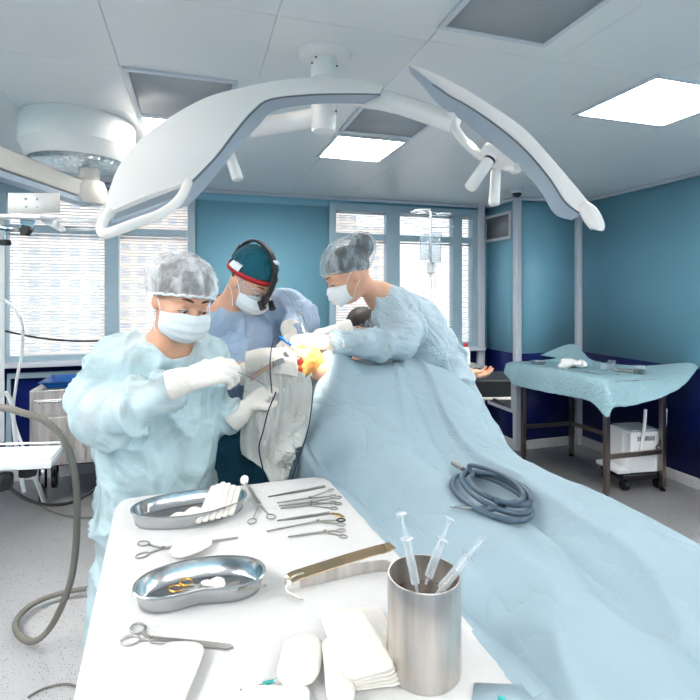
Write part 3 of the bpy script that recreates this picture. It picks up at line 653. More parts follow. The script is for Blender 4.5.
# legs from their feet on the floor
feet = [onZ(523.5, 460, 0), onZ(571.5, 455.5, 0), onZ(606.5, 498, 0), onZ(662.5, 490.5, 0)]
ft = thing('instrument_table', 'steel-legged table with a blue drape by the right wall', 'table', sum(feet, Vector())/4)
mat('table_steel', (150, 140, 132), rough=.3, metal=1, var=.1)
def leg_px(px, pw, f): pass
hl = .018
for p in feet:
    lg = obj('leg', MB().box((p.x-hl, p.y-hl, .03), (p.x+hl, p.y+hl, ftz-.02)), 'table_steel', ft, bevel=.002)
    obj('foot', MB().lathe([(.022, .0), (.022, .012), (.01, .016), (.01, .032)], (p.x, p.y, 0), 16), 'black_plastic', lg)
def rail(a, b_, z): return obj('stretcher', MB().strip([Vector((a.x, a.y, z)), Vector((b_.x, b_.y, z))], .02, .035, Zv), 'table_steel', ft, bevel=.002)
rz = onX(606, 457, feet[2].x).z; rz = .28
rz = .30; rail(feet[0], feet[1], rz); rail(feet[1], feet[3], rz); rail(feet[2], feet[3], rz); rail(feet[0], feet[2], rz) if False else None
tl = [feet[0], feet[1], feet[3], feet[2]]; cen = sum(tl, Vector())/4
tops = [Vector((p.x+(.03 if p.x > cen.x else -.03), p.y+(.03 if p.y > cen.y else -.03), ftz)) for p in tl]
obj('table_top', MB().loft([[Vector((p.x, p.y, ftz-.03)) for p in tops], tops]), 'table_steel', ft, bevel=.003)
# ================================================================= cloth materials
mat('drape_blue', (152, 173, 184), rough=.75, var=.035, nscale=3, crease=.45, crscale=3.0, bump=.15, bscale=180, bdist=.001, spec=.2)
mat('drape_table', (150, 184, 194), rough=.7, var=.05, nscale=5, crease=.5, crscale=8, spec=.25)
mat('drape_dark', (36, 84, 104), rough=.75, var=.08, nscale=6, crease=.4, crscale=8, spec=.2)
mat('drape_pale', (206, 208, 204), rough=.75, var=.05, nscale=6, crease=.4, crscale=9, spec=.2)
mat('white_sheet', (206, 206, 206), rough=.8, var=.012, nscale=14, crease=.12, crscale=16, bump=.3, bscale=60, bdist=.0015, spec=.15)
mat('gauze', (220, 216, 209), rough=.9, var=.01, nscale=30, bump=.35, bscale=120, bdist=.001, spec=.1, crease=.15, crscale=30)
def sm(a, b, t):
    t = min(1, max(0, (t-a)/(b-a))); return t*t*(3-2*t)
# ================================================================= operating table (mostly hidden under the drape)
ot = thing('operating_table', 'operating table with a dark padded top under the large blue drape', 'operating table', (.80, 1.35, 0))
obj('base', MB().box((.66, 1.25, .0), (.98, 1.75, .07)), 'steel_rough', ot, bevel=.02)
obj('pillar', MB().box((.73, 1.38, .07), (.91, 1.62, .70)), 'steel_rough', ot, bevel=.02)
obj('mattress', MB().box((.56, .62, .70), (1.08, 2.15, .77)), 'black_plastic', ot, bevel=.02)
# height of the draped body over the table, running from the operated hip (far) to the feet (near)
def body_h(x, y):
    ax = .80
    top = .80 + .375*sm(1.35, 1.98, y) + .13*sm(.50, 1.0, y)*(1-sm(1.35, 1.98, y)) + .03*sm(.95, 1.5, y)
    # torso / hip dome
    hip = sm(1.30, 1.95, y)
    base = .805 + .05*sm(.6, 1.9, y)
    u = (x-ax)/(.36+.09*hip)
    dome = base + (top-base)*max(0, 1-abs(u)**3.4)**.8
    dome += .15*math.exp(-((x-.50)/.10)**2-((y-1.99)/.13)**2)
    # two legs
    leg = 0
    for cx, rr, hh in ((.66, .12, .155), (.98, .13, .15)):
        t = (x-cx-.02*(1-y))/rr; leg = max(leg, (.80+hh*(1-.30*sm(1.0, .55, y)))+.05*math.exp(-t*t*1.6)-.05-.07*max(0, abs(t)-1)**1.2)
    return dome*hip+(1-hip)*max(leg, base*.98)
XA, XB_, YA, YB2 = .415, 1.20, .40, 2.11
def surf(x, y):
    z = body_h(x, y)
    p = Vector((x, y, 0))
    fold = .020*ridge(p, 3.0, 2, (1, .5, 1))**3 + .003*ridge(p, 7, 5, (1, .5, 1))**3
    return z+fold
rows = []
nx, ny = 96, 150
for j in range(ny+1):
    y = YA+(YB2-YA)*j/ny; row = []
    far = sm(1.5, 2.0, y)
    xa = .43+.055*max(0, 1.655-y)+.01*math.sin(y*9)-.045*far; xb = XB_-.0*far-.06*sm(1.05, 1.5, y)*(1-far)+.05*sm(.9, .5, y)
    zL = surf(xa+.06, y); zR = surf(xb-.05, y)
    for k in range(14, 0, -1):        # left skirt hanging down
        t = k/14; z = zL-.03-t*(zL-.30); amp = .028*t
        row.append(Vector((xa-.012-.02*t+amp*math.sin(y*24+math.sin(y*7)*2)*.7+amp*.5*math.sin(y*51), y+.01*t*math.sin(y*30), z)))
    for i in range(nx+1):
        u = i/nx; x = xa+(xb-xa)*u
        ed = min(u, 1-u)*(xb-xa); z = surf(x, y)
        if ed < .06: zz = zL if u < .5 else zR; z = min(z, zz+.03)-(1-ed/.06)**2*.035
        row.append(Vector((x, y, z)))
    for k in range(1, 15):
        t = k/14; z = zR-.035-t*(zR-.25); amp = .03*t
        row.append(Vector((xb+.012+.03*t+amp*math.sin(y*22+1)*.7+amp*.4*math.sin(y*47), y, z)))
    rows.append(row)
def skirt_row(base, dy, t, z0):
    out = []
    for q, p in enumerate(base):
        zt = p.z-.02-t*max(p.z-z0, 0); out.append(Vector((p.x, p.y+dy*(.02+.03*t)+.02*t*math.sin(p.x*26)*dy, zt)))
    return out
near = [skirt_row(rows[0], -1, k/10, .30) for k in range(10, 0, -1)]; farr = [skirt_row(rows[-1], 1, k/8, .35) for k in range(1, 9)]
tag(obj('surgical_drape', MB().grid(near+rows+farr), 'drape_blue', sharp=999, solid=.003), 'large pale blue drape spread over the patient on the operating table', 'drape')
# ================================================================= towels and drapes hanging by the operated site
def sheet(name, lab, cat, cols, m_, n=10, solid=.004, fold=.008, fs=14, seed=0, parent=None):
    """cols: list of columns (top to bottom point lists)"""
    cs = [spl(c, n) for c in cols]; rws = []
    for i in range(len(cs[0])):
        rws.append(spl([c[i] for c in cs], n))
    for r in rws:
        for k, p in enumerate(r):
            r[k] = p + Vector((0, -1, .15))*(fold*ridge(p, fs, seed, (1.6, 1.6, .5))**3)
    o = obj(name, MB().grid(rws), m_, parent, sharp=999, solid=solid)
    if not parent: tag(o, lab, cat)
    return o
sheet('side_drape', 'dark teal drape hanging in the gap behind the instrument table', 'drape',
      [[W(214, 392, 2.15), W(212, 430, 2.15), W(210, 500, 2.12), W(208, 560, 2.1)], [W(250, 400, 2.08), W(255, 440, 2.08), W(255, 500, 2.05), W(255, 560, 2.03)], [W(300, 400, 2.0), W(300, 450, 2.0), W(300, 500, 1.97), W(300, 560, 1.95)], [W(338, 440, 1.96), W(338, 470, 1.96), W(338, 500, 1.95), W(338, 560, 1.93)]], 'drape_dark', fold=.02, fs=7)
sheet('cover_towel', 'pale grey-white towel hanging in folds below the operated site', 'towel',
      [[W(247, 366, 1.93), W(243, 400, 1.92), W(240, 440, 1.91), W(242, 454, 1.90)], [W(262, 364, 1.88), W(262, 400, 1.87), W(262, 440, 1.86), W(262, 468, 1.86)], [W(285, 366, 1.86), W(283, 400, 1.86), W(276, 440, 1.85), W(272, 484, 1.85)], [W(304, 374, 1.84), W(306, 400, 1.84), W(300, 430, 1.83), W(288, 478, 1.84)]], 'drape_pale', fold=.04, fs=10, seed=4)
sheet('flat_towel', 'white folded cloth lying just in front of the operated site', 'cloth',
      [[W(246, 352, 2.0), W(245, 360, 1.93), W(247, 372, 1.895)], [W(268, 348, 1.98), W(268, 358, 1.88), W(268, 372, 1.852)], [W(296, 352, 1.94), W(297, 362, 1.85), W(298, 377, 1.82)]], 'gauze', fold=.004)
sheet('edge_drape', 'stiff pale drape flap standing at the edge of the large blue drape', 'drape',
      [[W(305, 378, 1.85), W(303, 392, 1.84), W(296, 420, 1.83), W(292, 450, 1.83)], [W(312, 372, 1.86), W(312, 394, 1.82), W(308, 424, 1.81), W(302, 446, 1.82)]], 'drape_pale', fold=.003)
# suction and cautery cables over the towels
mat('cable_blue', (24, 36, 70), rough=.4, var=.1)
def tthing(name, lab, cat, pts, r, m_, n=8, k=8): return tag(obj(name, MB().tube(spl(pts, k), r, n=n), m_, sharp=999), lab, cat)
tthing('cautery_cable', 'thin dark blue cable running from the surgeon\'s pen down to the nurse\'s glove', 'cable', [W(274, 338, 1.93), W(271, 352, 1.86), W(270, 366, 1.82), W(271, 383, 1.80), W(272, 393, 1.79)], .0022, 'cable_blue')
tthing('suction_cable', 'dark cable hanging over the pale towel towards the floor', 'cable', [W(276, 392, 1.80), W(268, 412, 1.81), W(263, 432, 1.82), W(259, 448, 1.82), W(263, 470, 1.83), W(268, 500, 1.85)], .0025, 'cable_blue')
tthing('light_cable', 'thin dark cable crossing the large blue drape edge near the site', 'cable', [W(311, 376, 1.83), W(313, 392, 1.80), W(309, 425, 1.79), W(303, 447, 1.79), W(298, 460, 1.78), W(292, 480, 1.77)], .0022, 'cable_blue')
# ================================================================= instrument table in the foreground
TZ = .880; TX0, TX1, TY0, TY1 = -.215, .475, .36, 1.655
it = thing('mayo_table', 'steel instrument table in the foreground under blue and white covers', 'table', ((TX0+TX1)/2, (TY0+TY1)/2, 0))
obj('table_top', MB().box((TX0+.03, TY0+.03, TZ-.035), (TX1-.03, TY1-.03, TZ-.008), Matrix(((1, -.062, 0, .062*1.655), (0, 1, 0, 0), (0, 0, 1, 0), (0, 0, 0, 1)))), 'steel_rough', it, bevel=.004)
for x_ in (TX0+.07, TX1-.07):
    for y in (TY0+.07, TY1-.07):
        x = x_+.062*(TY1-y); lg = obj('leg', MB().cyl((x, y, .07), (x, y, TZ-.035), .015), 'steel', it)
        obj('caster', MB().cyl((x-.012, y, .035), (x+.012, y, .035), .035), 'black_plastic', lg)
for y in (TY0+.07, TY1-.07): obj('stretcher', MB().cyl((TX0+.07+.062*(TY1-y), y, .2), (TX1-.07+.062*(TY1-y), y, .2), .012), 'steel', it)
def tsh(p): return Vector((p.x+.062*(TY1-p.y), p.y, p.z))
def cover(name, lab, x0, x1, y0, y1, z, drop, m_, cr=.05, wob=.012, seed=0, flare=.05, thick=.003, top=.0015):
    """cloth over a rounded rectangle with hanging sides"""
    rings = []; n = 40
    def outline(r, off):
        pts = []
        for k, (cx, cy_, a0) in enumerate(((x1-cr, y1-cr, 0), (x0+cr, y1-cr, 90), (x0+cr, y0+cr, 180), (x1-cr, y0+cr, 270))):
            for i in range(9):
                a = math.radians(a0+i*90/8); pts.append(Vector((cx+(cr+off)*math.cos(a), cy_+(cr+off)*math.sin(a), 0)))
        # resample sides
        out = []
        for i in range(len(pts)):
            a, b_ = pts[i], pts[(i+1) % len(pts)]; m = max(1, int((b_-a).length/.03))
            m = {8: 22, 17: 40, 26: 22, 35: 40}.get(i, 1)
            for q in range(m): out.append(a.lerp(b_, q/m))
        return out
    c = Vector(((x0+x1)/2, (y0+y1)/2, 0))
    base = outline(cr, 0)
    for s_ in (.02, .2, .4, .6, .8, .92, .985, 1):
        rings.append([Vector((c.x+(p.x-c.x)*s_, c.y+(p.y-c.y)*s_, z+top*ridge(Vector((c.x+(p.x-c.x)*s_, c.y+(p.y-c.y)*s_, 0)), 9, seed)*min(1, s_*3) - (.004 if s_ == 1 else 0))) for p in base])
    K = 16
    for k in range(1, K+1):
        t = k/K; off = outline(cr, .008+flare*t); r = []
        for i, p in enumerate(off):
            nrm = (p-base[i]); nrm = nrm.normalized() if nrm.length > 0 else Vector((1, 0, 0))
            d = drop(p) if callable(drop) else drop
            w_ = wob*t*(math.sin(i*.9+seed)+.6*math.sin(i*.37+seed*2))
            r.append(Vector((p.x, p.y, z-.004-d*t))+nrm*w_)
        rings.append(r)
    rings = [[tsh(p) for p in r] for r in rings]; m_b = MB(); m_b.loft(rings, cap=False); m_b.f.append(tuple(range(len(rings[0]))))
    return tag(obj(name, m_b, m_, sharp=999, solid=thick, off=1), lab, 'table cover')
cover('blue_table_cover', 'pale blue drape hanging from the foreground instrument table', TX0, TX1, TY0, TY1, TZ-.006, .62, 'drape_blue', seed=1)
def wdrop(p): return .07+.03*math.sin(p.y*5)+(.05 if p.x < 0 else -.045 if p.x > .3 else 0)
cover('white_table_sheet', 'quilted white absorbent sheet covering the foreground instrument table', TX0-.003, TX1-.055, TY0-.01, TY1+.0, TZ-.001, wdrop, 'white_sheet', seed=3, flare=.012, wob=.004)
# ================================================================= drape on the far steel table
def WZ(px, d, z): p = W(px, 294, d); return Vector((p.x, p.y, z))
tz = ftz+.004
net = [[WZ(502, 4.60, .70), WZ(512, 4.50, .68), WZ(535, 4.22, .69), WZ(562, 3.98, .69), WZ(590, 3.70, .70), WZ(604, 3.56, .63), WZ(609, 3.56, .62)],
       [WZ(505, 4.66, tz-.05), WZ(514, 4.54, tz-.01), WZ(535, 4.31, tz), WZ(562, 4.04, tz), WZ(588, 3.78, tz), WZ(605, 3.63, tz-.02), WZ(614, 3.54, tz-.17)],
       [WZ(509, 4.70, tz-.01), WZ(520, 4.60, tz+.003), WZ(540, 4.40, tz), WZ(566, 4.14, tz), WZ(590, 3.92, tz), WZ(618, 3.69, tz), WZ(628, 3.58, tz-.17)],
       [WZ(530, 4.74, tz+.0), WZ(540, 4.63, tz+.002), WZ(558, 4.48, tz), WZ(584, 4.22, tz), WZ(612, 3.98, tz), WZ(645, 3.76, tz), WZ(655, 3.62, tz-.13)],
       [WZ(556, 4.72, tz+.03), WZ(562, 4.66, tz+.012), WZ(580, 4.50, tz+.004), WZ(606, 4.24, tz+.003), WZ(634, 4.02, tz+.005), WZ(672, 3.82, tz+.01), WZ(682, 3.70, tz-.05)],
       [WZ(540, 4.76, tz+.05), WZ(572, 4.70, tz+.165), WZ(590, 4.52, tz+.05), WZ(612, 4.34, tz+.03), WZ(648, 4.10, tz+.05), WZ(686, 3.92, tz+.10), WZ(699, 3.82, tz+.085)]]
rr_ = [spl(r, 9) for r in net]; cc_ = [spl([r[i] for r in rr_], 9) for i in range(len(rr_[0]))]
cc_ = [[p+Vector((0, 0, .006*ridge(p, 7, 3)**3)) for p in c] for c in cc_]
tag(obj('blue_table_drape', MB().grid(cc_), 'drape_table', sharp=999, solid=.002, off=1), 'blue-green drape over the steel table by the right wall', 'drape')
# ================================================================= things on the foreground table
ZT = TZ+.0035
def T(px, py, dz=0): return onZ(px, py, ZT+dz)
mat('cotton', (250, 249, 246), rough=.95, var=.01, nscale=40, bump=.6, bscale=90, bdist=.002, spec=.05)
mat('stain', (196, 120, 80), rough=.7, var=.2, nscale=40)
# ---- kidney dishes
def kidney(name, lab, c, ax, L, Wd, H, dent):
    """bean outline: local x along ax"""
    ux = Vector((ax.x, ax.y, 0)).normalized(); uy = Vector((-ux.y, ux.x, 0)); n = 72
    def ol(off):
        out = []
        for k in range(n):
            a = 2*math.pi*k/n; ca, sa = math.cos(a), math.sin(a)
            x = (L/2+off)*math.copysign(abs(ca)**.85, ca); y = (Wd/2+off)*math.copysign(abs(sa)**.85, sa)
            y += -dent*math.exp(-(x/(L*.24))**2)*(-1 if sa < 0 else .0)*-1*0
            if sa < 0: y += dent*math.exp(-(x/(L*.22))**2)
            else: y += dent*.25*math.exp(-(x/(L*.3))**2)
            y -= dent*.25*(x/(L/2))**2
            out.append((x, y))
        return out
    def R3(off, z): return [c+ux*x+uy*y+Vector((0, 0, z)) for x, y in ol(off)]
    m_ = MB()
    rings = [R3(-.03, .0005), R3(-.012, .0005), R3(-.006, .004), R3(0, H-.003), R3(.004, H-.002), R3(.005, H), R3(.003, H+.0015), R3(-.002, H), R3(-.0085, .006), R3(-.014, .003), R3(-.03, .0028)]
    m_.loft(rings)
    return tag(obj(name, m_, 'steel', sharp=50), lab, 'kidney dish'), ux, uy
k1c = (T(131, 528)+T(246, 508))/2; 
pA, pB = T(140, 522), T(240, 503)
k1, kx, ky = kidney('kidney_dish', 'steel kidney dish holding folded gauze at the far end of the white sheet', (T(134, 526)+T(246, 508))/2+Vector((-.004, .012, 0)), Vector((1, .10, 0)), .300, .160, .038, -.010)
k2, kx2, ky2 = kidney('kidney_dish', 'steel kidney dish in the middle holding gold-ringed forceps and cotton', (T(139, 596)+T(264, 596))/2+Vector((.0, .006, 0)), Vector((1, -.03, 0)), .250, .132, .038, .018)
def pad(name, lab, cat, cs, th, m_='gauze', puff=.3, n=0, parent=None, seed=0, rnd=.5):
    """soft cushion-edged pad spanned by four corners"""
    a, b_, c, d_ = cs; U = ((b_-a)+(c-d_))/2; V = ((d_-a)+(c-b_))/2; hx, hy = U.length/2, V.length/2; r = min(hx, hy)*rnd
    u = U.normalized(); nn = u.cross(V).normalized(); nn = nn if nn.z > 0 else -nn; v = nn.cross(u)
    if v.dot(V) < 0: v = -v; 
    s_ = SDF(); k = max(2, int(math.ceil((hy-r)*2/(r*1.1)))+1)
    for i in range(k):
        y = -(hy-r)+2*(hy-r)*i/(k-1); s_.cap((-(hx-r), y, 0), r, (hx-r, y, 0), r, r*.6)
    sc = th/(2.1*r); cen = (a+b_+c+d_)/4+nn*th*.5
    M = Matrix((u, v, nn*sc)).transposed().to_4x4(); M.translation = cen
    o = soft(name, s_, max(.0016, min(hx, hy)/14), m_, parent, M=M, disp=lambda p: puff*r*.22*ridge(p, 38, seed)**3)
    if not parent: tag(o, lab, cat)
    return o
# fanned gauze swabs in the first dish
G = 'folded gauze swabs fanned in the far kidney dish'
for i, t in enumerate((0, .2, .4, .6, .8, 1)):
    bx = 196+30*t; by = 525-8*t; tx = 216+27*t; ty = 486-(1-abs(t-.45)*2)*5
    b0 = T(bx-2, by, .012); b1 = T(bx+4.5, by-.5, .014); t0 = W(tx-3.5, ty+2, (T(tx, 508)-CAM).dot(Fv)-.0); t1 = t0+(b1-b0)*.9
    o = pad('gauze_swab', '', '', [b0, b1, t1, t0], .010, seed=i, puff=.3, rnd=.8)
    tag(o, ['leftmost', 'second from left', 'third from left', 'fourth from left', 'fifth from left', 'rightmost'][i]+' of the six fanned white gauze swabs in the far kidney dish', 'gauze', G)
pad('gauze_pad', 'loose square gauze pad lying left of the fanned swabs in the far dish', 'gauze', [T(176, 521, .010), T(196, 524, .010), T(209, 512, .022), T(193, 506, .022)], .006, seed=9)
pad('gauze_pad', 'small crumpled gauze lying on the bottom of the far dish', 'gauze', [T(170, 520, .004), T(184, 522, .004), T(188, 514, .004), T(174, 513, .004)], .006, seed=12, puff=.4)
# ---- scissor-type instruments: finger rings, shanks, box lock, jaws
def ringed(name, lab, cat, ra, rb, joint, tip, r=.011, m_='steel_dark', th=.0016, jaw='plain', curve=0, ring_mat=None, h=.002, gap=.004, blades=False, bladew=.005):
    """ra, rb: ring centres; joint: lock; tip: jaw tip"""
    up = Vector((0, 0, 1)); root = thing(name, lab, cat, joint); root.location = joint
    for s_, rc in ((1, ra), (-1, rb)):
        hh = Vector((0, 0, h+(.0012 if s_ > 0 else 0)))
        d_ = (joint-rc); d_.z = 0; L_ = d_.length; u = d_.normalized(); v = up.cross(u)
        ringp = [rc+hh+(u*(1.28*math.cos(a)*r)+v*(.92*math.sin(a)*r)) for a in [2*math.pi*k/24 for k in range(24)]]
        obj('finger_ring', MB().tube(ringp, .0019, n=8, closed=True), ring_mat or m_, root, sharp=999)
        side = (tip-joint); side.z = 0; us = side.normalized(); vs = up.cross(us)
        st = rc+u*(1.25*r)+hh
        m1 = st.lerp(joint+hh, .5)
        pts = spl([st, m1+v*(-s_*.001), joint+hh], 5)
        m2 = joint+side*.5+vs*(curve*.4)+hh
        e = tip+vs*curve+hh
        jaws = spl([joint+hh, m2-vs*(s_*gap*.5)*-1, e], 7)
        m_b = MB(); np_ = len(pts)
        m_b.strip(pts, [.0045+.002*k/np_ for k in range(np_)], th*1.6, up)
        shank = obj('shank', m_b, m_, root, bevel=.0005)
        nj = len(jaws)
        if blades: wj = [bladew*(1.2-.5*(k/nj)**2) if k < nj-1 else .001 for k in range(nj)]
        else: wj = [.0062-.0042*k/nj for k in range(nj)]
        obj('blade' if blades else 'jaw', MB().strip([p+vs*(s_*(-.0012 if blades else .0012)) for p in jaws], wj, th*1.5, up), m_, root, bevel=.0004)
    obj('box_lock', MB().lathe([(.0045, 0), (.0045, .0062), (.003, .0068)], joint+Vector((0, 0, h-.001)), 14), m_, root)
    return root
# clamp with gauze ball, standing rings towards the camera
c1 = ringed('sponge_forceps', 'ring-handled forceps gripping a cotton ball beyond the far dish', 'forceps', T(252, 523), T(271, 518), T(259, 505, .002), T(246, 484, .006), r=.0125, h=.004)
sb = SDF(); q0 = T(245, 480, .012)
for k in range(7): sb.ell(q0+Vector((random.uniform(-.006, .006), random.uniform(-.006, .006), random.uniform(-.004, .006))), (.009, .009, .008), .006)
tag(soft('cotton_ball', sb, .0018, 'cotton', disp=wrinkle(.0012, 160, 2)), 'white cotton ball held in the jaws of the ring forceps', 'cotton ball')
# tweezers
def tweezer(name, lab, a, b_, w0=.0085, m_='steel_dark', open_=.004, lift=.0):
    root = thing(name, lab, 'tweezers', a.lerp(b_, .5)); d_ = (b_-a); s_ = Vector((0, 0, 1)).cross(d_).normalized(); n = 8
    for sg in (1, -1):
        pts = [a.lerp(b_, t)+s_*(sg*(open_*math.sin(math.pi*min(1, t*1.1))*.6+.0012))+Vector((0, 0, .003+lift*t)) for t in [k/n for k in range(n+1)]]
        obj('arm', MB().strip(pts, [w0*(.9 if k == 0 else 1-.75*(k/n)**1.5) for k in range(n+1)], .0013, [(Vector((0, 0, 1))*.85+s_*sg*.5).normalized()]*(n+1)), m_, root)
    obj('bridge', MB().strip([a+Vector((0, 0, .003)), a.lerp(b_, .06)+Vector((0, 0, .003))], w0*.9, .004, Vector((0, 0, 1))), m_, root, bevel=.001)
    return root
tweezer('tweezers', 'steel tweezers lying farthest back at the right of the sheet', T(325, 487), T(268, 497.5), .0095)
# bundle of ring clamps
ringed('artery_clamp', 'ring-handled clamp lying highest in the overlapping bundle on the sheet', 'clamp', T(331, 492.5), T(333, 498), T(310, 500), T(277, 505), r=.0085, h=.006)
ringed('artery_clamp', 'ring-handled clamp in the middle of the overlapping bundle on the sheet', 'clamp', T(338, 499), T(338, 505), T(312, 503.5), T(279, 507.5), r=.0085, h=.004)
ringed('artery_clamp', 'lowest ring-handled clamp of the overlapping bundle, rings towards its right', 'clamp', T(333, 503.5), T(334, 509), T(311, 506), T(281, 509), r=.0085, h=.002)
tweezer('tweezers', 'steel tweezers with a gilt end lying under the clamp bundle', T(330, 513.5), T(277, 521.5), .010, open_=.006)
obj('gilt_end', MB().strip([T(331, 513.4, .004), T(342, 516, .004)], .010, .002, Zv), 'gold', None) if False else None
g_ = tag(obj('forceps_tip_guard', MB().strip([T(331, 513.4, .0), T(338, 514.2, .004), T(344, 517.2, .002)], [.009, .012, .008], .0025, Zv), 'gold', bevel=.0008), 'small gilt piece beside the tweezers at the sheet\'s right', 'instrument tip')
sc = ringed('curved_scissors', 'long curved scissors with one black ring handle on the sheet', 'scissors', T(341, 521.5), T(341, 525.5), T(318, 522.5), T(266, 531), r=.0088, curve=.010, blades=True, bladew=.0042, ring_mat=None, h=.003)
fr = [c for c in COL.objects if c.parent == sc and c.name.startswith('finger_ring')]; fr[0].data.materials[0] = MATS['black_plastic']; fr[0]['label'] = 'black finger ring'
ringed('artery_clamp', 'slim ring-handled clamp lying nearest of the row at the right of the sheet', 'clamp', T(341, 531.5), T(343, 537), T(325, 532.5), T(288, 537.5), r=.0088, h=.002)
# clamp below the far dish with a gauze pad across it
ringed('long_clamp', 'long ring-handled clamp lying between the two kidney dishes', 'clamp', T(143.5, 544.5), T(142.5, 556), T(163, 549.5), T(238, 538.5), r=.0118)
pad('gauze_pad', 'oval gauze pad lying across the long clamp between the dishes', 'gauze', [T(167, 553, .006), T(181, 563, .006), T(214, 543, .012), T(200, 533, .012)], .008, puff=.4, seed=3, rnd=.9)
# scissors in front
s2 = ringed('bandage_scissors', 'large steel scissors lying at the lower left of the white sheet', 'scissors', T(138, 630), T(130, 641.5), T(152, 641), T(233, 648.5), r=.0125, blades=True, bladew=.012, th=.002, gap=.002)
pad('gauze_pad', 'large gauze pad laid over the scissors at the lower left', 'gauze', [T(128, 716, .008), T(202, 716, .008), T(188, 645, .012), T(156, 645, .012)], .008, puff=.3, seed=5, rnd=.7)
# contents of the second dish
ringed('gilt_needle_holder', 'needle holder with gold rings resting in the middle kidney dish', 'needle holder', T(176, 590, .010), T(186, 583, .018), T(200, 588, .022), T(266, 586.5, .040), r=.0115, ring_mat='gold')
ringed('gilt_scissors', 'small gold-ringed scissors under the needle holder in the middle dish', 'scissors', T(180, 599, .005), T(193, 596, .005), T(206, 592, .006), T(240, 583, .008), r=.010, ring_mat='gold')
sb = SDF(); q0 = T(214, 584, .016)
for k in range(10): sb.ell(q0+Vector((random.uniform(-.018, .018), random.uniform(-.010, .010), random.uniform(-.003, .004))), (.011, .010, .007), .006)
tag(soft('cotton_swab', sb, .002, 'cotton', disp=wrinkle(.0015, 140, 7)), 'used cotton wad lying in the middle kidney dish', 'cotton')
pad('gauze_pad', 'flat gauze square on the bottom of the middle kidney dish', 'gauze', [T(198, 600, .005), T(222, 601, .005), T(232, 588, .008), T(206, 586, .008)], .003, seed=8)
# ---- big retractor
m_b = MB(); up0 = Zv
P = spl([T(392, 545, .045), T(386, 548, .045), T(374, 551, .042), T(350, 558, .034), T(325, 566, .030), T(303, 573, .028), T(292, 577, .026), T(287, 581, .020)], 6)
rt = thing('bone_retractor', 'broad steel retractor with a hooked end leaning beside the steel cup', 'retractor', T(340, 575))
mat('warm_steel', (212, 186, 150), rough=.2, metal=1, var=.1, nscale=20)
obj('blade', MB().strip(P, [.024]*len(P), .0025, [Vector((-.15, -.4, .9)).normalized()]*len(P)), 'warm_steel', rt, bevel=.0008)
h_ = [T(303, 572, .028), T(294, 575, .027), T(287, 580, .022), T(285.5, 586, .012), T(288, 592, .003), T(296, 597, .001), T(303, 600, .001)]
obj('hook', MB().strip(spl(h_, 5), .014, .0028, Vector((.75, .25, .6))), 'steel_rough', rt, bevel=.0008)
P2 = spl([T(300, 588, .0), T(318, 584, .0), T(345, 578, .0), T(372, 573, .0), T(386, 572, .0), T(396, 577, .0)], 6)
obj('side_bar', MB().strip([p+Vector((0, 0, .014)) for p in P2], .0028, .026, Zv), 'steel_rough', rt, bevel=.0006)
# ---- steel cup with syringes
cc = onZ(424, 668, ZT); cdp = (cc-CAM).dot(Fv); cr_ = 36.5/FPX*cdp*1.0; ch = .118
cup = thing('steel_cup', 'tall brushed steel cup holding three syringes on the white sheet', 'cup', cc)
print('CUP', cdp, cr_, W(425, 575, cdp).z-ZT)
ch = W(424, 573, cdp).z-ZT
obj('wall', MB().lathe([(.001, 0), (cr_*.97, 0), (cr_, .003), (cr_, ch-.002), (cr_-.001, ch), (cr_-.003, ch), (cr_-.0035, .004), (.001, .003)], cc, 56), 'steel_rough', cup, sharp=50)
mat('murky', (70, 60, 55), rough=.08, var=.5, nscale=30)
obj('liquid', MB().lathe([(.001, ch*.70), (cr_-.0037, ch*.70), (cr_-.0037, ch*.72), (.001, ch*.72)], cc, 40), 'murky', cup)
def syringe(a, top, lab):
    d_ = (top-a); L_ = d_.length; u = d_.normalized(); v = u.orthogonal().normalized(); w_ = u.cross(v); r = thing('syringe', lab, 'syringe', a, group='syringes in the steel cup')
    def lat(prof): return [[a+u*(t*L_)+v*(math.cos(k*math.pi/9)*q)+w_*(math.sin(k*math.pi/9)*q) for k in range(18)] for q, t in prof]
    obj('barrel', MB().loft(lat([(.002, -.1), (.0025, 0), (.0072, .03), (.0072, .62), (.0072, .625), (.011, .63), (.011, .645), (.0072, .65)])), 'clear_plastic', r)
    obj('plunger', MB().loft(lat([(.0063, .30), (.0063, .36), (.003, .37), (.003, .97), (.0085, .975), (.0085, 1.0), (.006, 1.003)])), 'clear_plastic', r)
dd = cdp
syringe(W(416, 585, dd-.01), W(401, 513, dd-.0), 'leftmost clear plastic syringe, nearly upright in the steel cup')
syringe(W(428, 578, dd+.01), W(450, 518, dd+.02), 'middle clear plastic syringe leaning right in the steel cup')
syringe(W(440, 590, dd-.01), W(484, 537, dd+.02), 'rightmost clear plastic syringe leaning far out of the steel cup')
# ---- stack of gauze dressings in the front
GG = 'folded gauze dressings heaped beside the steel cup'
names = ['lowest', 'second lowest', 'middle', 'second highest', 'topmost']
for i in range(5):
    o = pad('gauze_dressing', '', '', [T(350-i*1.5, 690-i*1, .002+.0062*i), T(408-i*3.5, 690-i*5, .002+.0062*i), T(380-i*4, 606+i*1, .004+.0064*i), T(330-i*2, 614+i, .004+.0064*i)], .0078, rnd=.42, seed=20+i, puff=.3)
    tag(o, names[i]+' white gauze dressing of the fanned stack left of the steel cup', 'gauze dressing', GG)
pad('gauze_dressing', 'white gauze dressing fold standing in front of the fanned stack', 'gauze dressing', [T(318, 712, .01), T(352, 706, .01), T(350, 640, .02), T(330, 640, .02)], .014, seed=31, puff=.2, rnd=.9)
pad('gauze_dressing', 'white gauze dressing lying left of the fanned stack', 'gauze dressing', [T(272, 690, .006), T(316, 690, .006), T(325, 640, .01), T(288, 636, .01)], .012, seed=35, puff=.2, rnd=.85)
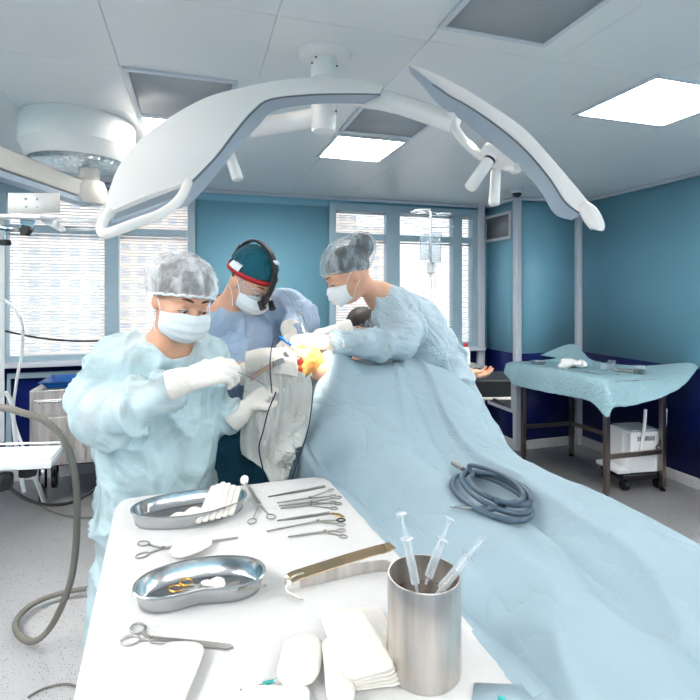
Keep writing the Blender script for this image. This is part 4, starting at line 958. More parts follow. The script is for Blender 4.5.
pad('gauze_dressing', 'flat white gauze dressing at the bottom edge of the photo', 'gauze dressing', [T(236, 720, .004), T(312, 722, .004), T(306, 688, .008), T(240, 688, .008)], .008, seed=38, puff=.2)
q4 = [T(470, 716, .001), T(545, 716, .001), T(522, 686, .001), T(474, 684, .001)]; tag(obj('sheet_corner', MB().loft([q4, [q+Vector((0, 0, .0025)) for q in q4]]), 'drape_blue'), 'pale blue folded paper corner at the bottom edge near the steel cup', 'paper')
mat('teal_plastic', (60, 170, 165), rough=.4)
nd = thing('needle', 'thin needle with a small teal hub at the bottom of the sheet', 'needle', T(268, 682))
obj('hub', MB().cyl(T(263, 684, .008), T(274, 681, .010), .0035, .0028), 'teal_plastic', nd); obj('cannula', MB().cyl(T(240, 690, .010), T(264, 684, .0085), .0010), 'steel', nd); obj('cap', MB().cyl(T(274, 681, .010), T(296, 675, .013), .0032, .0028), 'clear_plastic', nd)
obj('needle_tip', MB(), 'steel') if False else None
tag(obj('green_plug', MB().cyl(T(498, 699, .006), T(505, 701, .006), .005), 'teal_plastic'), 'small green plug at the bottom edge by the blue paper corner', 'plug')
# ================================================================= coiled hose on the big drape
def S_(px, py):
    z = .95
    for _ in range(12): p = onZ(px, py, z); z = .5*z+.5*(surf(p.x, p.y)+.008)
    return onZ(px, py, z)
def lp(cx, cy_, a, b_, rot, t, dz=0):
    x = a*math.cos(t); y = b_*math.sin(t); px = cx+x*math.cos(rot)-y*math.sin(rot); py = cy_+x*math.sin(rot)+y*math.cos(rot); return S_(px, py)+Vector((0, 0, dz))
pts = [S_(463, 472)+Vector((0, 0, .01)), S_(472, 474)]
loops = [(492, 499, 43, 17, .42, .004), (496, 498, 38, 15, .48, .016), (500, 499, 33, 13, .38, .028), (489, 497, 37, 15, .40, .036)]
for i, (cx, cy_, a, b_, rot, dz) in enumerate(loops):
    t0 = math.radians(225) if i else math.radians(250)
    for k in range(14 if i < 3 else 9): pts.append(lp(cx, cy_, a, b_, rot, t0+2*math.pi*k/14, dz))
pts += [S_(505, 512)+Vector((0, 0, .02)), S_(490, 512)+Vector((0, 0, .006)), S_(481, 510)+Vector((0, 0, .004))]
ch_ = thing('power_hose', 'coiled blue-grey rubber hose with metal ends lying on the large drape', 'hose', S_(492, 500))
obj('hose', MB().tube(spl(pts, 5), .0072, n=12), 'hose_blue_grey', ch_, sharp=999)
e0 = S_(463, 472)+Vector((0, 0, .01)); e1 = S_(453, 466)+Vector((0, 0, .012))
obj('connector', MB().tube([e0, e0.lerp(e1, .5), e0.lerp(e1, .52), e1], [.008, .008, .0095, .0095], n=14), 'steel_dark', ch_, sharp=40)
f0_ = S_(482, 510.5)+Vector((0, 0, .004)); f1_ = S_(450, 509)+Vector((0, 0, .006))
obj('nozzle', MB().tube([f0_, f0_.lerp(f1_, .3), f0_.lerp(f1_, .32), f0_.lerp(f1_, .6), f1_], [.0065, .0065, .0045, .0035, .002], n=12), 'steel', ch_, sharp=40)
# ================================================================= things on the far steel table
fz = tz+.004
def F(px, d): return WZ(px, d, fz)
c_ = F(538, 4.5); m_b = MB(); m_b.lathe([(.001, 0), (.055, 0), (.07, .03), (.066, .03), (.052, .004), (.001, .004)], c_, 30)
tag(obj('steel_dish', m_b, 'steel'), 'low steel dish at the left end of the far draped table', 'dish')
sb = SDF(); q0 = F(573, 4.3)
for k in range(16): sb.ell(q0+Vector((random.uniform(-.11, .09), random.uniform(-.05, .06), random.uniform(.01, .05))), (.04, .035, .025), .015)
tag(soft('gauze_heap', sb, .006, 'cotton', disp=wrinkle(.008, 25, 3)), 'heap of white gauze towards the back of the far draped table', 'gauze')
for k, (px, d_, h_, m__, lb) in enumerate(((604, 4.15, .055, 'glass', 'short clear glass jar in the middle of the far draped table'), (612, 4.2, .075, 'glass', 'taller clear glass jar at the back of the far draped table'), (640, 3.93, .07, 'glass', 'clear glass jar with dark green liquid on the far draped table'))):
    p = F(px, d_); r = thing('glass_jar', lb, 'jar', p, group='glass jars on the far table')
    rj = .03 if k < 2 else .045
    obj('wall', MB().lathe([(.001, 0), (rj, 0), (rj, h_), (rj-.003, h_), (rj-.003, .003), (.001, .003)], p, 24), m__, r)
    if k == 2: mat('green_liquid', (30, 62, 34), rough=.1); obj('liquid', MB().lathe([(.001, .004), (rj-.004, .004), (rj-.004, .04), (.001, .04)], p, 24), 'green_liquid', r)
ringed('artery_clamp', 'clamp lying left of the gauze heap on the far draped table', 'clamp', F(560, 4.28), F(562, 4.24), F(570, 4.14), F(582, 4.0), r=.012, m_='steel_dark')
ringed('artery_clamp', 'clamp lying beside the short jar on the far draped table', 'clamp', F(586, 4.06), F(588, 4.02), F(596, 3.96), F(606, 3.86), r=.012, m_='steel_dark')
ringed('artery_clamp', 'clamp lying near the green liquid jar on the far draped table', 'clamp', F(618, 3.92), F(619, 3.87), F(610, 3.84), F(596, 3.84), r=.012, m_='steel_dark')
tag(obj('instrument_pack', MB().loft([[F(612, 4.08), F(634, 4.0), F(636, 4.06), F(616, 4.14)], [q+Vector((0, 0, .02)) for q in (F(612, 4.08), F(634, 4.0), F(636, 4.06), F(616, 4.14))]]), 'steel_dark', bevel=.004), 'small dark metal tray behind the clamps on the far draped table', 'tray')
# ================================================================= white machine on a trolley under the far table
mg = onZ(628, 488, 0); mc = WZ(635, 3.95, 0)
mt = thing('suction_unit', 'white boxy machine on a dark castered trolley under the far table', 'machine', mc)
E1 = Vector((math.cos(math.radians(-8)), math.sin(math.radians(-8)), 0)); E2 = Vector((-E1.y, E1.x, 0))
def ob(name, lo, hi, m_, par, **k):
    M = Matrix((E1, E2, Zv)).transposed().to_4x4(); M.translation = mc; return obj(name, MB().box(lo, hi, M), m_, par, **k)
ob('trolley_base', (-.20, -.13, .075), (.16, .15, .13), 'black_plastic', mt, bevel=.015)
ob('front_ledge', (-.24, -.12, .13), (-.13, .14, .16), 'white_paint', mt, bevel=.006)
bd = ob('body', (-.13, -.12, .13), (.15, .14, .44), 'white_paint', mt, bevel=.012)
for k in range(9): ob('vent_slot', (-.075+k*.017, -.1225, .375), (-.067+k*.017, -.1195, .41), 'black_plastic', bd)
ob('top_cap', (-.11, -.10, .44), (.13, .12, .455), 'lamp_grey', mt, bevel=.006)
ob('back_post', (-.15, -.05, .16), (-.13, .09, .42), 'white_paint', mt, bevel=.004)
M_ = Matrix((E1, E2, Zv)).transposed().to_4x4(); M_.translation = mc
for sx in (-.04, .135): obj('carry_handle', MB().tube([M_ @ Vector((sx-.02, -.135, .30)), M_ @ Vector((sx+.012, -.135, .50)), M_ @ Vector((sx+.02, -.135, .62))], .012), 'white_paint', mt)
obj('power_lead', MB().tube(spl([M_ @ Vector(p) for p in ((.10, -.15, .36), (.06, -.15, .33), (.10, -.15, .29), (.135, -.15, .36), (.09, -.15, .38), (.12, -.15, .22), (.10, -.15, .15))], 7), .005), 'cable_black', mt)
for sx in (-.17, .12):
    for sy in (-.10, .11):
        obj('caster', MB().cyl(M_ @ Vector((sx-.02, sy, .038)), M_ @ Vector((sx+.02, sy, .038)), .037), 'black_plastic', mt)
# ================================================================= arm board
ab = thing('arm_board', 'black padded arm board beyond the large drape carrying the patient\'s arm', 'arm board', WZ(485, 2.72, 0))
A_ = [WZ(452, 2.66, 1.02), WZ(511.5, 2.66, .99), WZ(511.5, 2.66, .99)+Vector((-.03, .20, 0)), WZ(462, 2.9, 1.02)]
zb1, zb0 = 1.0, .945
A_ = [Vector((p.x, p.y, zb1)) for p in (onZ(462, 380.5, zb1), onZ(511, 380, zb1), onZ(503, 371, zb1), onZ(466, 372, zb1))]
dn = (zb1-W(511, 397, (A_[1]-CAM).dot(Fv)).z)
obj('pad', MB().loft([[p-Vector((0, 0, dn)) for p in A_], A_]), 'black_plastic', ab, bevel=.008)
obj('plate', MB().loft([[p-Vector((0, 0, dn+.016)) for p in A_[:2]]+[p-Vector((0, 0, dn+.016)) for p in A_[2:]], [p-Vector((0, 0, dn+.002)) for p in A_]]), 'cream', ab)
pc_ = sum(A_, Vector())/4
obj('post', MB().box((pc_.x-.05, pc_.y-.015, .78), (pc_.x-.02, pc_.y+.015, zb1-dn-.01)), 'steel_dark', ab)
obj('post_base', MB().box((1.0, pc_.y-.02, .76), (pc_.x-.02, pc_.y+.02, .79)), 'steel_dark', ab)
obj('lever', MB().tube([W(493, 399, 2.72), W(504, 404, 2.70)], .008), 'black_plastic', ab); 
# ================================================================= infusion stand and bags
iv = WZ(430.5, 3.7, 0); di = 3.7
st = thing('infusion_stand', 'white infusion stand with ring hooks in front of the right window', 'infusion stand', iv)
obj('pole', MB().cyl((iv.x, iv.y, .04), (iv.x, iv.y, W(430, 211, di).z), .011), 'white_paint', st)
for k in range(5):
    a = k*2*math.pi/5+.3; lg = obj('leg', MB().tube([Vector((iv.x, iv.y, .09)), Vector((iv.x+.26*math.cos(a), iv.y+.26*math.sin(a), .06))], .012), 'white_paint', st)
    obj('caster', MB().ball((iv.x+.26*math.cos(a), iv.y+.26*math.sin(a), .03), .029, 12), 'black_plastic', lg)
def hookring(dx, dy, py, r):
    z = W(430, py, di).z; c = Vector((iv.x+dx, iv.y+dy, z)); u = Vector((dx, dy, 0)).normalized()
    obj('ring_hook', MB().tube([Vector((iv.x, iv.y, z)), c-u*r], .004), 'white_paint', st)
    obj('ring_hook', MB().tube([c+Vector((math.cos(a), math.sin(a), 0))*r for a in [2*math.pi*k/20 for k in range(20)]], .004, closed=True), 'white_paint', st)
hookring(-.12, -.05, 214, .055); hookring(.14, .06, 212, .055); hookring(-.03, .08, 209, .06); hookring(.05, -.10, 216, .05)
obj('cross_arm', MB().tube([W(407, 230, di-.08), W(430, 228, di), W(454, 226.5, di+.08)], .0045), 'white_paint', st)
obj('clamp', MB().lathe([(.02, -.05), (.03, -.04), (.03, .03), (.02, .04)], (iv.x, iv.y, W(430, 267, di).z), 16), 'white_paint', st)
def bag(px0, py0, px1, py1, lab, tilt=0):
    a = W(px0, py0, di-.06); b_ = W(px1, py0, di-.06); c = W(px1+tilt, py1, di-.06); d_ = W(px0+tilt, py1, di-.06); m_b = MB(); rings = []
    for t, th in ((0, .003), (.1, .012), (.5, .02), (.85, .022), (1, .004)):
        l, r = a.lerp(d_, t), b_.lerp(c, t); mid = (l+r)/2; hw = (r-l)/2; rings.append([mid+hw*math.cos(k*math.pi/8)+Fv*(th*math.sin(k*math.pi/8)) for k in range(16)])
    bg_ = thing('infusion_bag', lab, 'infusion bag', (a+b_)/2, group='infusion bags on the stand')
    obj('pouch', MB().loft(rings), 'bag_plastic', bg_)
    obj('hanger', MB().tube([(a+b_)/2, Vector(((a+b_)/2).to_tuple())+Vector((.005, .0, .05))], .002), 'tube_white', bg_)
    obj('port', MB().cyl((c+d_)/2, (c+d_)/2-Vector((0, 0, .04)), .006), 'tube_white', bg_)
bag(420, 233, 430, 260, 'clear infusion bag on the left of the stand pole', 0); bag(431, 232, 442, 262, 'clear infusion bag on the right of the stand pole', -1)
tthing('infusion_line', 'thin infusion line hanging from the bags beside the stand', 'tube', [W(436, 264, di-.06), W(434, 278, di-.06), W(436, 292, di-.06), W(432, 305, di-.05), W(433, 318, di-.04), W(432, 345, di-.04), W(433, 380, di-.04)], .003, 'clear_plastic')
obj('drip_chamber', MB().cyl(W(434.5, 273, di-.06), W(434.5, 286, di-.06), .011), 'clear_plastic', None) and tag(COL.objects['drip_chamber'], 'clear drip chamber on the infusion line below the bags', 'drip chamber')
# bottles on a stool-height cart behind the drape, right of the assistant
cz = onY(462, 363, 3.3).z
ct = thing('side_cart', 'steel side cart under the window behind the arm board', 'cart', onY(463, 363, 3.3))
ca, cb_ = onY(446, 363, 3.2), onY(480, 363, 3.2)
obj('top', MB().box((ca.x, 3.15, cz-.02), (cb_.x, 3.5, cz)), 'steel_rough', ct, bevel=.003)
for x in (ca.x+.02, cb_.x-.02):
    for y in (3.18, 3.47): obj('leg', MB().cyl((x, y, 0), (x, y, cz-.02), .012), 'steel', ct)
def bottle(px, top_py, w_, lab, mb_, mc_, y=3.25):
    p = onY(px, 363, y); p.z = cz+.0005; H = onY(px, top_py, y).z-cz; r = thing('bottle', lab, 'bottle', p, group='bottles on the side cart')
    obj('body', MB().lathe([(.001, 0), (w_, 0), (w_, H*.62), (w_*.8, H*.72), (.014, H*.80), (.014, H*.85), (.001, H*.85)], p, 24), mb_, r)
    obj('cap', MB().lathe([(.015, H*.82), (.017, H*.84), (.015, H), (.001, H)], p, 16), mc_, r); return p, H
mat('red_plastic', (176, 40, 46), rough=.4); mat('green_plastic', (40, 112, 84), rough=.4)
p, H = bottle(465.5, 343, .034, 'white bottle with a red cap on the side cart', 'white_paint', 'red_plastic')
tag(obj('green_box', MB().box((onY(448, 350, 3.3).x, 3.26, cz), (onY(459, 350, 3.3).x, 3.36, onY(450, 347, 3.3).z)), 'green_plastic', bevel=.004), 'small dark green box left of the white bottle on the side cart', 'box')
# ================================================================= people
mat('skin', (222, 170, 142), rough=.5, var=.05, nscale=20, sss=.08, bump=.1, bscale=200, bdist=.0005)
mat('skin_iodine', (228, 160, 84), rough=.45, var=.12, nscale=25, bump=.2, bscale=60)
mat('tissue', (170, 60, 36), rough=.3, var=.35, nscale=60, bump=.5, bscale=70)
mat('hair_dark', (38, 30, 28), rough=.55, var=.3, nscale=60, stretch=(1, 1, 6), bump=.4, bscale=150)
mat('hair_brown', (66, 48, 42), rough=.55, var=.35, nscale=50, stretch=(1, 1, 6), bump=.4, bscale=150)
mat('scrub_teal', (70, 158, 164), rough=.8, var=.1, nscale=5, crease=.4, crscale=9, spec=.15)
mat('scrub_navy', (26, 34, 96), rough=.8, var=.08, spec=.2)
mat('gown_aqua', (206, 228, 234), rough=.75, var=.03, nscale=5, crease=.25, crscale=5, alpha=.80, spec=.2)
mat('gown_lavender', (168, 188, 212), rough=.75, var=.03, nscale=5, crease=.45, crscale=6, spec=.2)
mat('gown_grey', (176, 194, 204), rough=.75, var=.03, nscale=5, crease=.45, crscale=6, spec=.2)
mat('mask_white', (226, 234, 238), rough=.8, var=.015, nscale=12, spec=.15)
mat('glove', (238, 232, 224), rough=.45, var=.03, nscale=16, crease=.15, crscale=30)
mat('cap_teal', (34, 92, 108), rough=.75, var=.12, nscale=8, crease=.4, crscale=12, spec=.15)
mat('red_band', (176, 30, 36), rough=.6, var=.08)
mat('eye_white', (232, 228, 222), rough=.2, var=.01)
mat('iris', (62, 52, 46), rough=.15, var=.1)
mat('brow', (74, 48, 36), rough=.8, var=.2, nscale=80)
mat('shoe_white', (220, 222, 222), rough=.5, var=.03)
_N, _L, _b = nodes(MATS['gown_aqua']); _t = _N.new('ShaderNodeTexCoord'); _n = _N.new('ShaderNodeTexNoise'); _n.inputs['Scale'].default_value = 7; _n.inputs['Detail'].default_value = 3; _n.inputs['Distortion'].default_value = 1
_m = _N.new('ShaderNodeMapRange'); _m.inputs['From Min'].default_value = .38; _m.inputs['From Max'].default_value = .6; _m.inputs['To Min'].default_value = .6; _m.inputs['To Max'].default_value = .92
_L.new(_t.outputs['Object'], _n.inputs['Vector']); _L.new(_n.outputs['Fac'], _m.inputs['Value']); _L.new(_m.outputs[0], _b.inputs['Alpha'])
# bouffant cap film: semi-transparent with gathered streaks
def capfilm(name, rgb, a0, a1, sc):
    m = mat(name, rgb, rough=.6, var=.02, spec=.3); N, L, b = nodes(m)
    tc = N.new('ShaderNodeTexCoord'); mp = N.new('ShaderNodeMapping'); mp.inputs['Scale'].default_value = sc; L.new(tc.outputs['Object'], mp.inputs[0])
    n = N.new('ShaderNodeTexNoise'); n.inputs['Scale'].default_value = 34; n.inputs['Detail'].default_value = 4; n.inputs['Distortion'].default_value = .4; L.new(mp.outputs[0], n.inputs['Vector'])
    mr = N.new('ShaderNodeMapRange'); mr.inputs['From Min'].default_value = .38; mr.inputs['From Max'].default_value = .66; mr.inputs['To Min'].default_value = a0; mr.inputs['To Max'].default_value = a1
    L.new(n.outputs['Fac'], mr.inputs['Value']); L.new(mr.outputs[0], b.inputs['Alpha']); return m
capfilm('cap_film', (232, 234, 236), .34, .88, (1, 1, .28)); capfilm('cap_film_grey', (200, 214, 222), .14, .5, (1, 1, .35))

def hframe(c, fwd, upv, s=1):
    M = frame(c, fwd, upv); return M @ Matrix.Scale(s, 4)
def add_head(B, M, s, neck, nr=.049, k=.02):
    f = lambda x, y, z: M @ Vector((x, y, z)); R = M.to_3x3().normalized()
    e = lambda c, r, kk, op='+': B.ell(f(*c), [q*s for q in r], kk*s, op, R)
    e((-.012, 0, .032), (.094, .075, .088), .02); e((.018, 0, -.02), (.072, .066, .075), .03); e((.040, 0, -.068), (.046, .044, .040), .03)
    e((.078, 0, .034), (.020, .052, .012), .02)
    B.cap(f(.086, 0, .012), .007*s, f(.107, 0, -.020), .0125*s, .012)
    e((.098, 0, -.026), (.012, .018, .008), .008)
    for sy in (1, -1):
        e((.100, sy*.031, .010), (.016, .018, .011), .012, '-')
        e((.078, sy*.031, .008), (.0145, .0150, .0135), .004)
        e((.062, sy*.046, -.026), (.026, .020, .024), .02)
        e((-.006, sy*.076, -.004), (.019, .009, .031), .006)
    e((.092, 0, -.052), (.010, .022, .006), .008); e((.090, 0, -.062), (.010, .018, .006), .006)
    B.cap(f(-.026, 0, -.045), nr*s, neck, nr*1.05, .03)
def face_parts(root, M, brow='brow', closed=.5):
    f = lambda x, y, z: M @ Vector((x, y, z)); s = M.to_scale()[0]
    for sy in (1, -1):
        br = [f(.0985-.010*t*t*1.6-.002, sy*(.012+.036*t), .0345+.005*math.sin(math.pi*min(1, t*.9))) for t in [k/7 for k in range(8)]]
        obj('eyebrow', MB().tube(br, [q*s for q in (.0015, .003, .0034, .0034, .003, .0026, .002, .001)], n=8), brow, root, sharp=999)
        ey = obj('eye', MB().ball((0, 0, 0), 1, 16, Matrix()), 'eye_white', root, sharp=999)
        mm = M @ Matrix.Translation((.0815, sy*.031, .0045)) @ Matrix.Diagonal((.0125, .0125, .0075, 1))
        ey.data.transform(mm)
        ir = obj('iris', MB().ball((0, 0, 0), 1, 12), 'iris', ey, sharp=999); ir.data.transform(M @ Matrix.Translation((.0905, sy*.031+.002, .0015)) @ Matrix.Diagonal((.0042, .0058, .0052, 1)))
        ls = [f(.0955-.011*((t-.5)*2)**2, sy*.031+(t-.5)*.031, .0068-.005*((t-.5)*2)**2) for t in [k/8 for k in range(9)]]
        obj('eyelashes', MB().tube(ls, .0014*s, n=6), 'hair_dark', root, sharp=999)
def mask(root, M, m_='mask_white'):
    rows = []
    for j in range(15):
        t = j/14; row = []
        for i in range(31):
            a = math.radians(-70+140*i/30); sa = abs(math.sin(a))
            hgt = .096*(1-.34*sa**2); zc = -.049-.002*sa**2; z = zc+(.5-t)*hgt
            rx = (.088, .101, .107, .104, .092)[min(4, int(t*4.99))]
            u = t*4; i0 = min(3, int(u)); R5 = (.086, .104, .112, .106, .084); rx = R5[i0]+(R5[i0+1]-R5[i0])*(u-i0)
            if t < .55: rx += .016*math.exp(-(a/.22)**2)*(1-t*1.6)
            ry = (.083, .086, .085, .079, .064); ryy = ry[i0]+(ry[i0+1]-ry[i0])*(u-i0)
            pl = .0018*(1 if int(t*7) % 2 else -1)*(1-sa**3)
            x = .012+(rx+pl)*math.cos(a)**.85 if math.cos(a) > 0 else .012
            y = (ryy+.002)*math.sin(a)
            p = M @ Vector((x, y, z)); row.append(p)
        rows.append(row)
    o = obj('face_mask', MB().grid(rows), m_, root, sharp=999, solid=.0016)
    for sy, e in ((1, 0), (-1, 0)):
        for z0, z1 in ((-.008, .022), (-.073, -.028)):
            obj('ear_loop', MB().tube(spl([M @ Vector(p) for p in ((.050, sy*.080, z0-.012), (.020, sy*.083, (z0+z1)/2), (-.012, sy*.088, z1))], 5), .0012, n=6), 'mask_white', o, sharp=999)
def bouffant(root, M, film, hair, r=(.118, .102, .100), c=(-.022, 0, .062), extra=None, slope=.42, z0=.030, amp=.004, seed=0):
    h = SDF(); h.ell((-.016, 0, .040), (.098, .081, .088), .02)
    for q in (extra or []): h.ell(q[0], [v*.84 for v in q[1]], .02)
    cutf = lambda d: (lambda p: p.z < z0-d+slope*p.x-.30*max(0, -p.x-.06)*0)
    soft('hair', h, .005, hair, root, disp=wrinkle(.002, 60, 5), M=M, cut=lambda p: p.z < z0-.006+slope*p.x)
    s_ = SDF(); s_.ell(c, r, .03)
    for q in (extra or []): s_.ell(q[0], q[1], .03)
    o = soft('bouffant_cap', s_, .004, film, root, disp=wrinkle(amp, 34, seed, (1, 1, .35)), M=M, cut=cutf(0))
    # elastic edge
    pts = []
    for k in range(72):
        a = 2*math.pi*k/72; rr_ = 1
        x = c[0]+r[0]*.93*math.cos(a); y = r[1]*.93*math.sin(a); z = z0+slope*x
        # project on to the cap ellipsoid
        zz = (z-c[2])/r[2]; sc_ = math.sqrt(max(.05, 1-zz*zz)); x = c[0]+r[0]*sc_*math.cos(a); y = r[1]*sc_*math.sin(a); z = z0+slope*x
        pts.append(M @ Vector((x*(1+.01*math.sin(k*3.1)), y*(1+.015*math.sin(k*2.7)), z+.002*math.sin(k*1.9))))
    obj('elastic_edge', MB().tube(pts, [.0042+.0014*math.sin(k*2.3) for k in range(72)], n=8, closed=True), film if film == 'cap_film_grey' else 'mask_white', o, sharp=999)
    return o
def hand_sdf(curl=(.5, .5, .5, .5), thumb=.4, thick=1, cuff=None, spread=.0, side=1, cr=.036, wr=.031):
    h = SDF(); t = thick; k = .010
    h.cap((.010, .020*side, 0), .016*t, (.082, .029*side, 0), .0125*t, k); h.cap((.006, .004*side, .001), .017*t, (.086, .010*side, .002), .0125*t, k)
    h.cap((.006, -.010*side, .001), .016*t, (.083, -.010*side, .002), .012*t, k); h.cap((.010, -.020*side, 0), .0145*t, (.074, -.028*side, 0), .0115*t, k)
    for i, (y, x, L_, r) in enumerate(((.029, .082, .074, .0088), (.010, .088, .084, .0090), (-.010, .085, .078, .0086), (-.028, .076, .060, .0078))):
        p = Vector((x, y*side, .001)); a = 0; c = curl[i]; yaw = spread*(1.5-i)*.12*side
        seg = [L_*.46, L_*.30, L_*.24]; rr_ = [r*t*1.06, r*t, r*t*.94, r*t*.82]
        for j in range(3):
            a += c*(.9, 1.1, .7)[j]; q = p+Vector((math.cos(a)*math.cos(yaw), math.sin(yaw), -math.sin(a)))*seg[j]
            h.cap(p, rr_[j], q, rr_[j+1], .004); p = q
    b0 = Vector((.018, .022*side, -.004)); d = Vector((.62, .70*side, -.35)).normalized(); b1 = b0+d*.040
    d2 = (Vector((.86, .35*side, -.30))*(1-thumb)+Vector((.75, -.35*side, -.60))*thumb).normalized(); b2 = b1+d2*.030
    d3 = (d2+Vector((.2, -.25*side*thumb, -.1))).normalized(); b3 = b2+d3*.024
    h.cap(b0, .015*t, b1, .0125*t, .010); h.cap(b1, .0118*t, b2, .0102*t, .004); h.cap(b2, .0102*t, b3, .0085*t, .003)
    h.cap((.02, 0, 0), .021*t, (-.03, 0, 0), wr, .015)
    if cuff:
        h.cap((-.03, 0, 0), wr, (-cuff, 0, 0), cr, .01)
        for j in range(3): h.cap((-cuff+.012*j, 0, 0), cr+.002-.001*j, (-cuff+.012*j+.003, 0, 0), cr+.0005-.001*j, .003)
    return h
def glove(root, wrist, fwd, back, side, curl=(.5, .5, .5, .5), thumb=.4, cuff=.10, label=None, s=1.0, **k):
    M = frame(wrist, fwd, back) @ Matrix.Scale(s, 4)
    o = soft('glove', hand_sdf(curl, thumb, 1.06, cuff, side=side, **k), .0032, 'glove', root, M=M, cut=lambda p: p.x < -(cuff+.012), disp=lambda p: .0014*ridge(p, 55, 3)**3*(1 if p.x < .03 else .25))
    if label: o['label'] = label
    return M
# ------------------------------------------------------------------ scrub nurse (left, nearest)
def gownsdf(): return SDF()
N = thing('person', 'nurse nearest at left in pale aqua gown and white bouffant cap, arms raised', 'person', W(158, 560, 1.82)*1)
N.location.z = 0
hc = W(181, 301, 1.63); nf = cv(.64, -.38, -.67); nM = hframe(hc, nf, cv(.12, 1, 0), 1.06)
nk = W(168, 346, 1.70); shR = W(118, 356, 1.74); shL = W(204, 358, 1.84); elR = W(98, 410, 1.60); wrR = W(190, 379, 1.455); elL = W(214, 420, 1.92); wrL = W(251, 404, 1.86)
ch = W(160, 392, 1.80); be = W(160, 450, 1.82); hp = W(156, 520, 1.86)
B = SDF(); add_head(B, nM, 1.06, nk); B.cap(nk, .06, ch, .11, .05).cap(ch, .13, hp, .13, .05)
B.chain([nk, shR], [.05, .05], .04).chain([nk, shL], [.05, .05], .04).chain([shR, elR, wrR], [.05, .042, .024], .02).chain([shL, elL, wrL], [.05, .042, .024], .02)
for sx in (-.09, .09):
    h0 = hp+Rv*sx; B.chain([h0, Vector((h0.x, h0.y, .48)), Vector((h0.x, h0.y, .10))], [.085, .055, .04], .03); B.cap((h0.x, h0.y, .045), .042, (h0.x+.05, h0.y-.12, .035), .034, .03)
soft('body', B, .006, 'skin', N); face_parts(N, nM)
G_ = SDF(); G_.cap(nk+Vector((0, 0, -.035)), .075, ch, .165, .06).cap(ch, .19, be, .20, .06).cap(be, .20, hp, .20, .05).cap(hp, .20, W(150, 640, 1.88), .215, .05)
G_.cap(nk+Vector((0, 0, -.02)), .05, shR, .075, .07).cap(nk+Vector((0, 0, -.02)), .05, shL, .07, .07)
G_.chain([shR, W(101, 394, 1.66), elR+Vector((0, 0, -.005))], [.085, .088, .085], .04).chain([elR+Vector((0, 0, -.02)), W(130, 408, 1.53), W(170, 389, 1.475)], [.085, .080, .056], .03)
G_.chain([shL, elL, W(238, 414, 1.875)], [.075, .072, .050], .03)
G_.ell(W(112, 430, 1.60), (.07, .06, .045), .05)
T_ = SDF(); T_.cap(nk+Vector((0, 0, -.05)), .06, ch, .145, .06).cap(ch, .172, be, .178, .06).cap(be, .178, hp, .17, .05).chain([shR, elR.lerp(shR, .3)], [.06, .06], .04).chain([shL, elL.lerp(shL, .3)], [.058, .058], .04)
soft('scrub_top', T_, .014, 'scrub_teal', N, disp=wrinkle(.010, 9, 6))
def opened(nkp, r, fw=None):     # neck opening of a gown
    return lambda p: (p-nkp).length < r
soft('gown', G_, .008, 'gown_aqua', N, disp=wrinkle(.022, 6.5, 1, (1, 1, .7)), cut=opened(nk+Vector((0, 0, .03))+nf*.045, .066))
mask(N, nM); bouffant(N, nM, 'cap_film', 'hair_brown', seed=2, r=(.124, .106, .092), c=(-.026, 0, .052), amp=.005, z0=.018, slope=.36)
cl = [nk+Vector((math.cos(a)*.066, math.sin(a)*.06, -.03+.014*math.sin(a))) for a in [2*math.pi*k/30 for k in range(30)]]
obj('gown_collar', MB().tube(cl, .006, closed=True, n=8), 'gown_aqua', N, sharp=999)
obj('gown_tie', MB().tube(spl([nk+Vector((-.07, .03, -.01)), nk+Vector((-.09, .04, .008)), nk+Vector((-.075, .05, .012))], 5), .004), 'cable_black', N)
glove(N, wrR, cv(.93, .26, .20), cv(-.25, .62, -.72), 1, (.65, .75, .8, .8), .75, .045, cr=.036, s=1.12)
glove(N, wrL, cv(.72, .62, .05), cv(-.45, .6, -.6), -1, (.45, .55, .65, .8), .6, .085, cr=.042)
for i, a in enumerate((wrR, wrL)): pass
# ------------------------------------------------------------------ surgeon (centre)
Q = thing('person', 'surgeon in the middle in bluish gown and teal cap with a red band, head bent', 'person', W(240, 500, 2.38)); Q.location.z = 0
hc = W(251, 282, 2.16); qf = cv(.60, -.62, -.50); qM = hframe(hc, qf, cv(.35, .9, -.25), 1.06)
nk = W(228, 312, 2.28); shR = W(205, 328, 2.30); shL = W(287, 306, 2.42); elR = W(198, 376, 2.20); wrR = W(256, 366, 2.04); elL = W(302, 322, 2.34); wrL = W(291, 338, 2.16)
ch = W(246, 350, 2.42); be = W(240, 400, 2.44); hp = W(236, 440, 2.46)
B = SDF(); add_head(B, qM, 1.06, nk, .06); B.cap(nk, .065, ch, .11, .05).cap(ch, .13, hp, .13, .05)
B.chain([nk, shR], [.055, .055], .04).chain([nk, shL], [.055, .055], .04).chain([shR, elR, wrR], [.05, .042, .024], .02).chain([shL, elL, wrL], [.05, .042, .024], .02)
for sx in (-.1, .1):
    h0 = hp+Rv*sx; B.chain([h0, Vector((h0.x, h0.y, .48)), Vector((h0.x, h0.y, .10))], [.09, .06, .04], .03); B.cap((h0.x, h0.y, .045), .042, (h0.x+.03, h0.y-.13, .035), .034, .03)
soft('body', B, .006, 'skin', Q); face_parts(Q, qM)
G_ = SDF(); G_.cap(nk+Vector((0, 0, -.04)), .075, ch, .175, .06).cap(ch, .20, be, .20, .06).cap(be, .20, W(234, 560, 2.48), .22, .05)
G_.cap(nk+Vector((0, 0, -.03)), .06, shR, .09, .07).cap(nk+Vector((0, 0, -.03)), .06, shL, .09, .07)
G_.chain([shR, elR, W(238, 372, 2.08)], [.09, .078, .050], .03).chain([shL, elL+Vector((.0, 0, .0)), W(295, 330, 2.22)], [.09, .080, .055], .03)
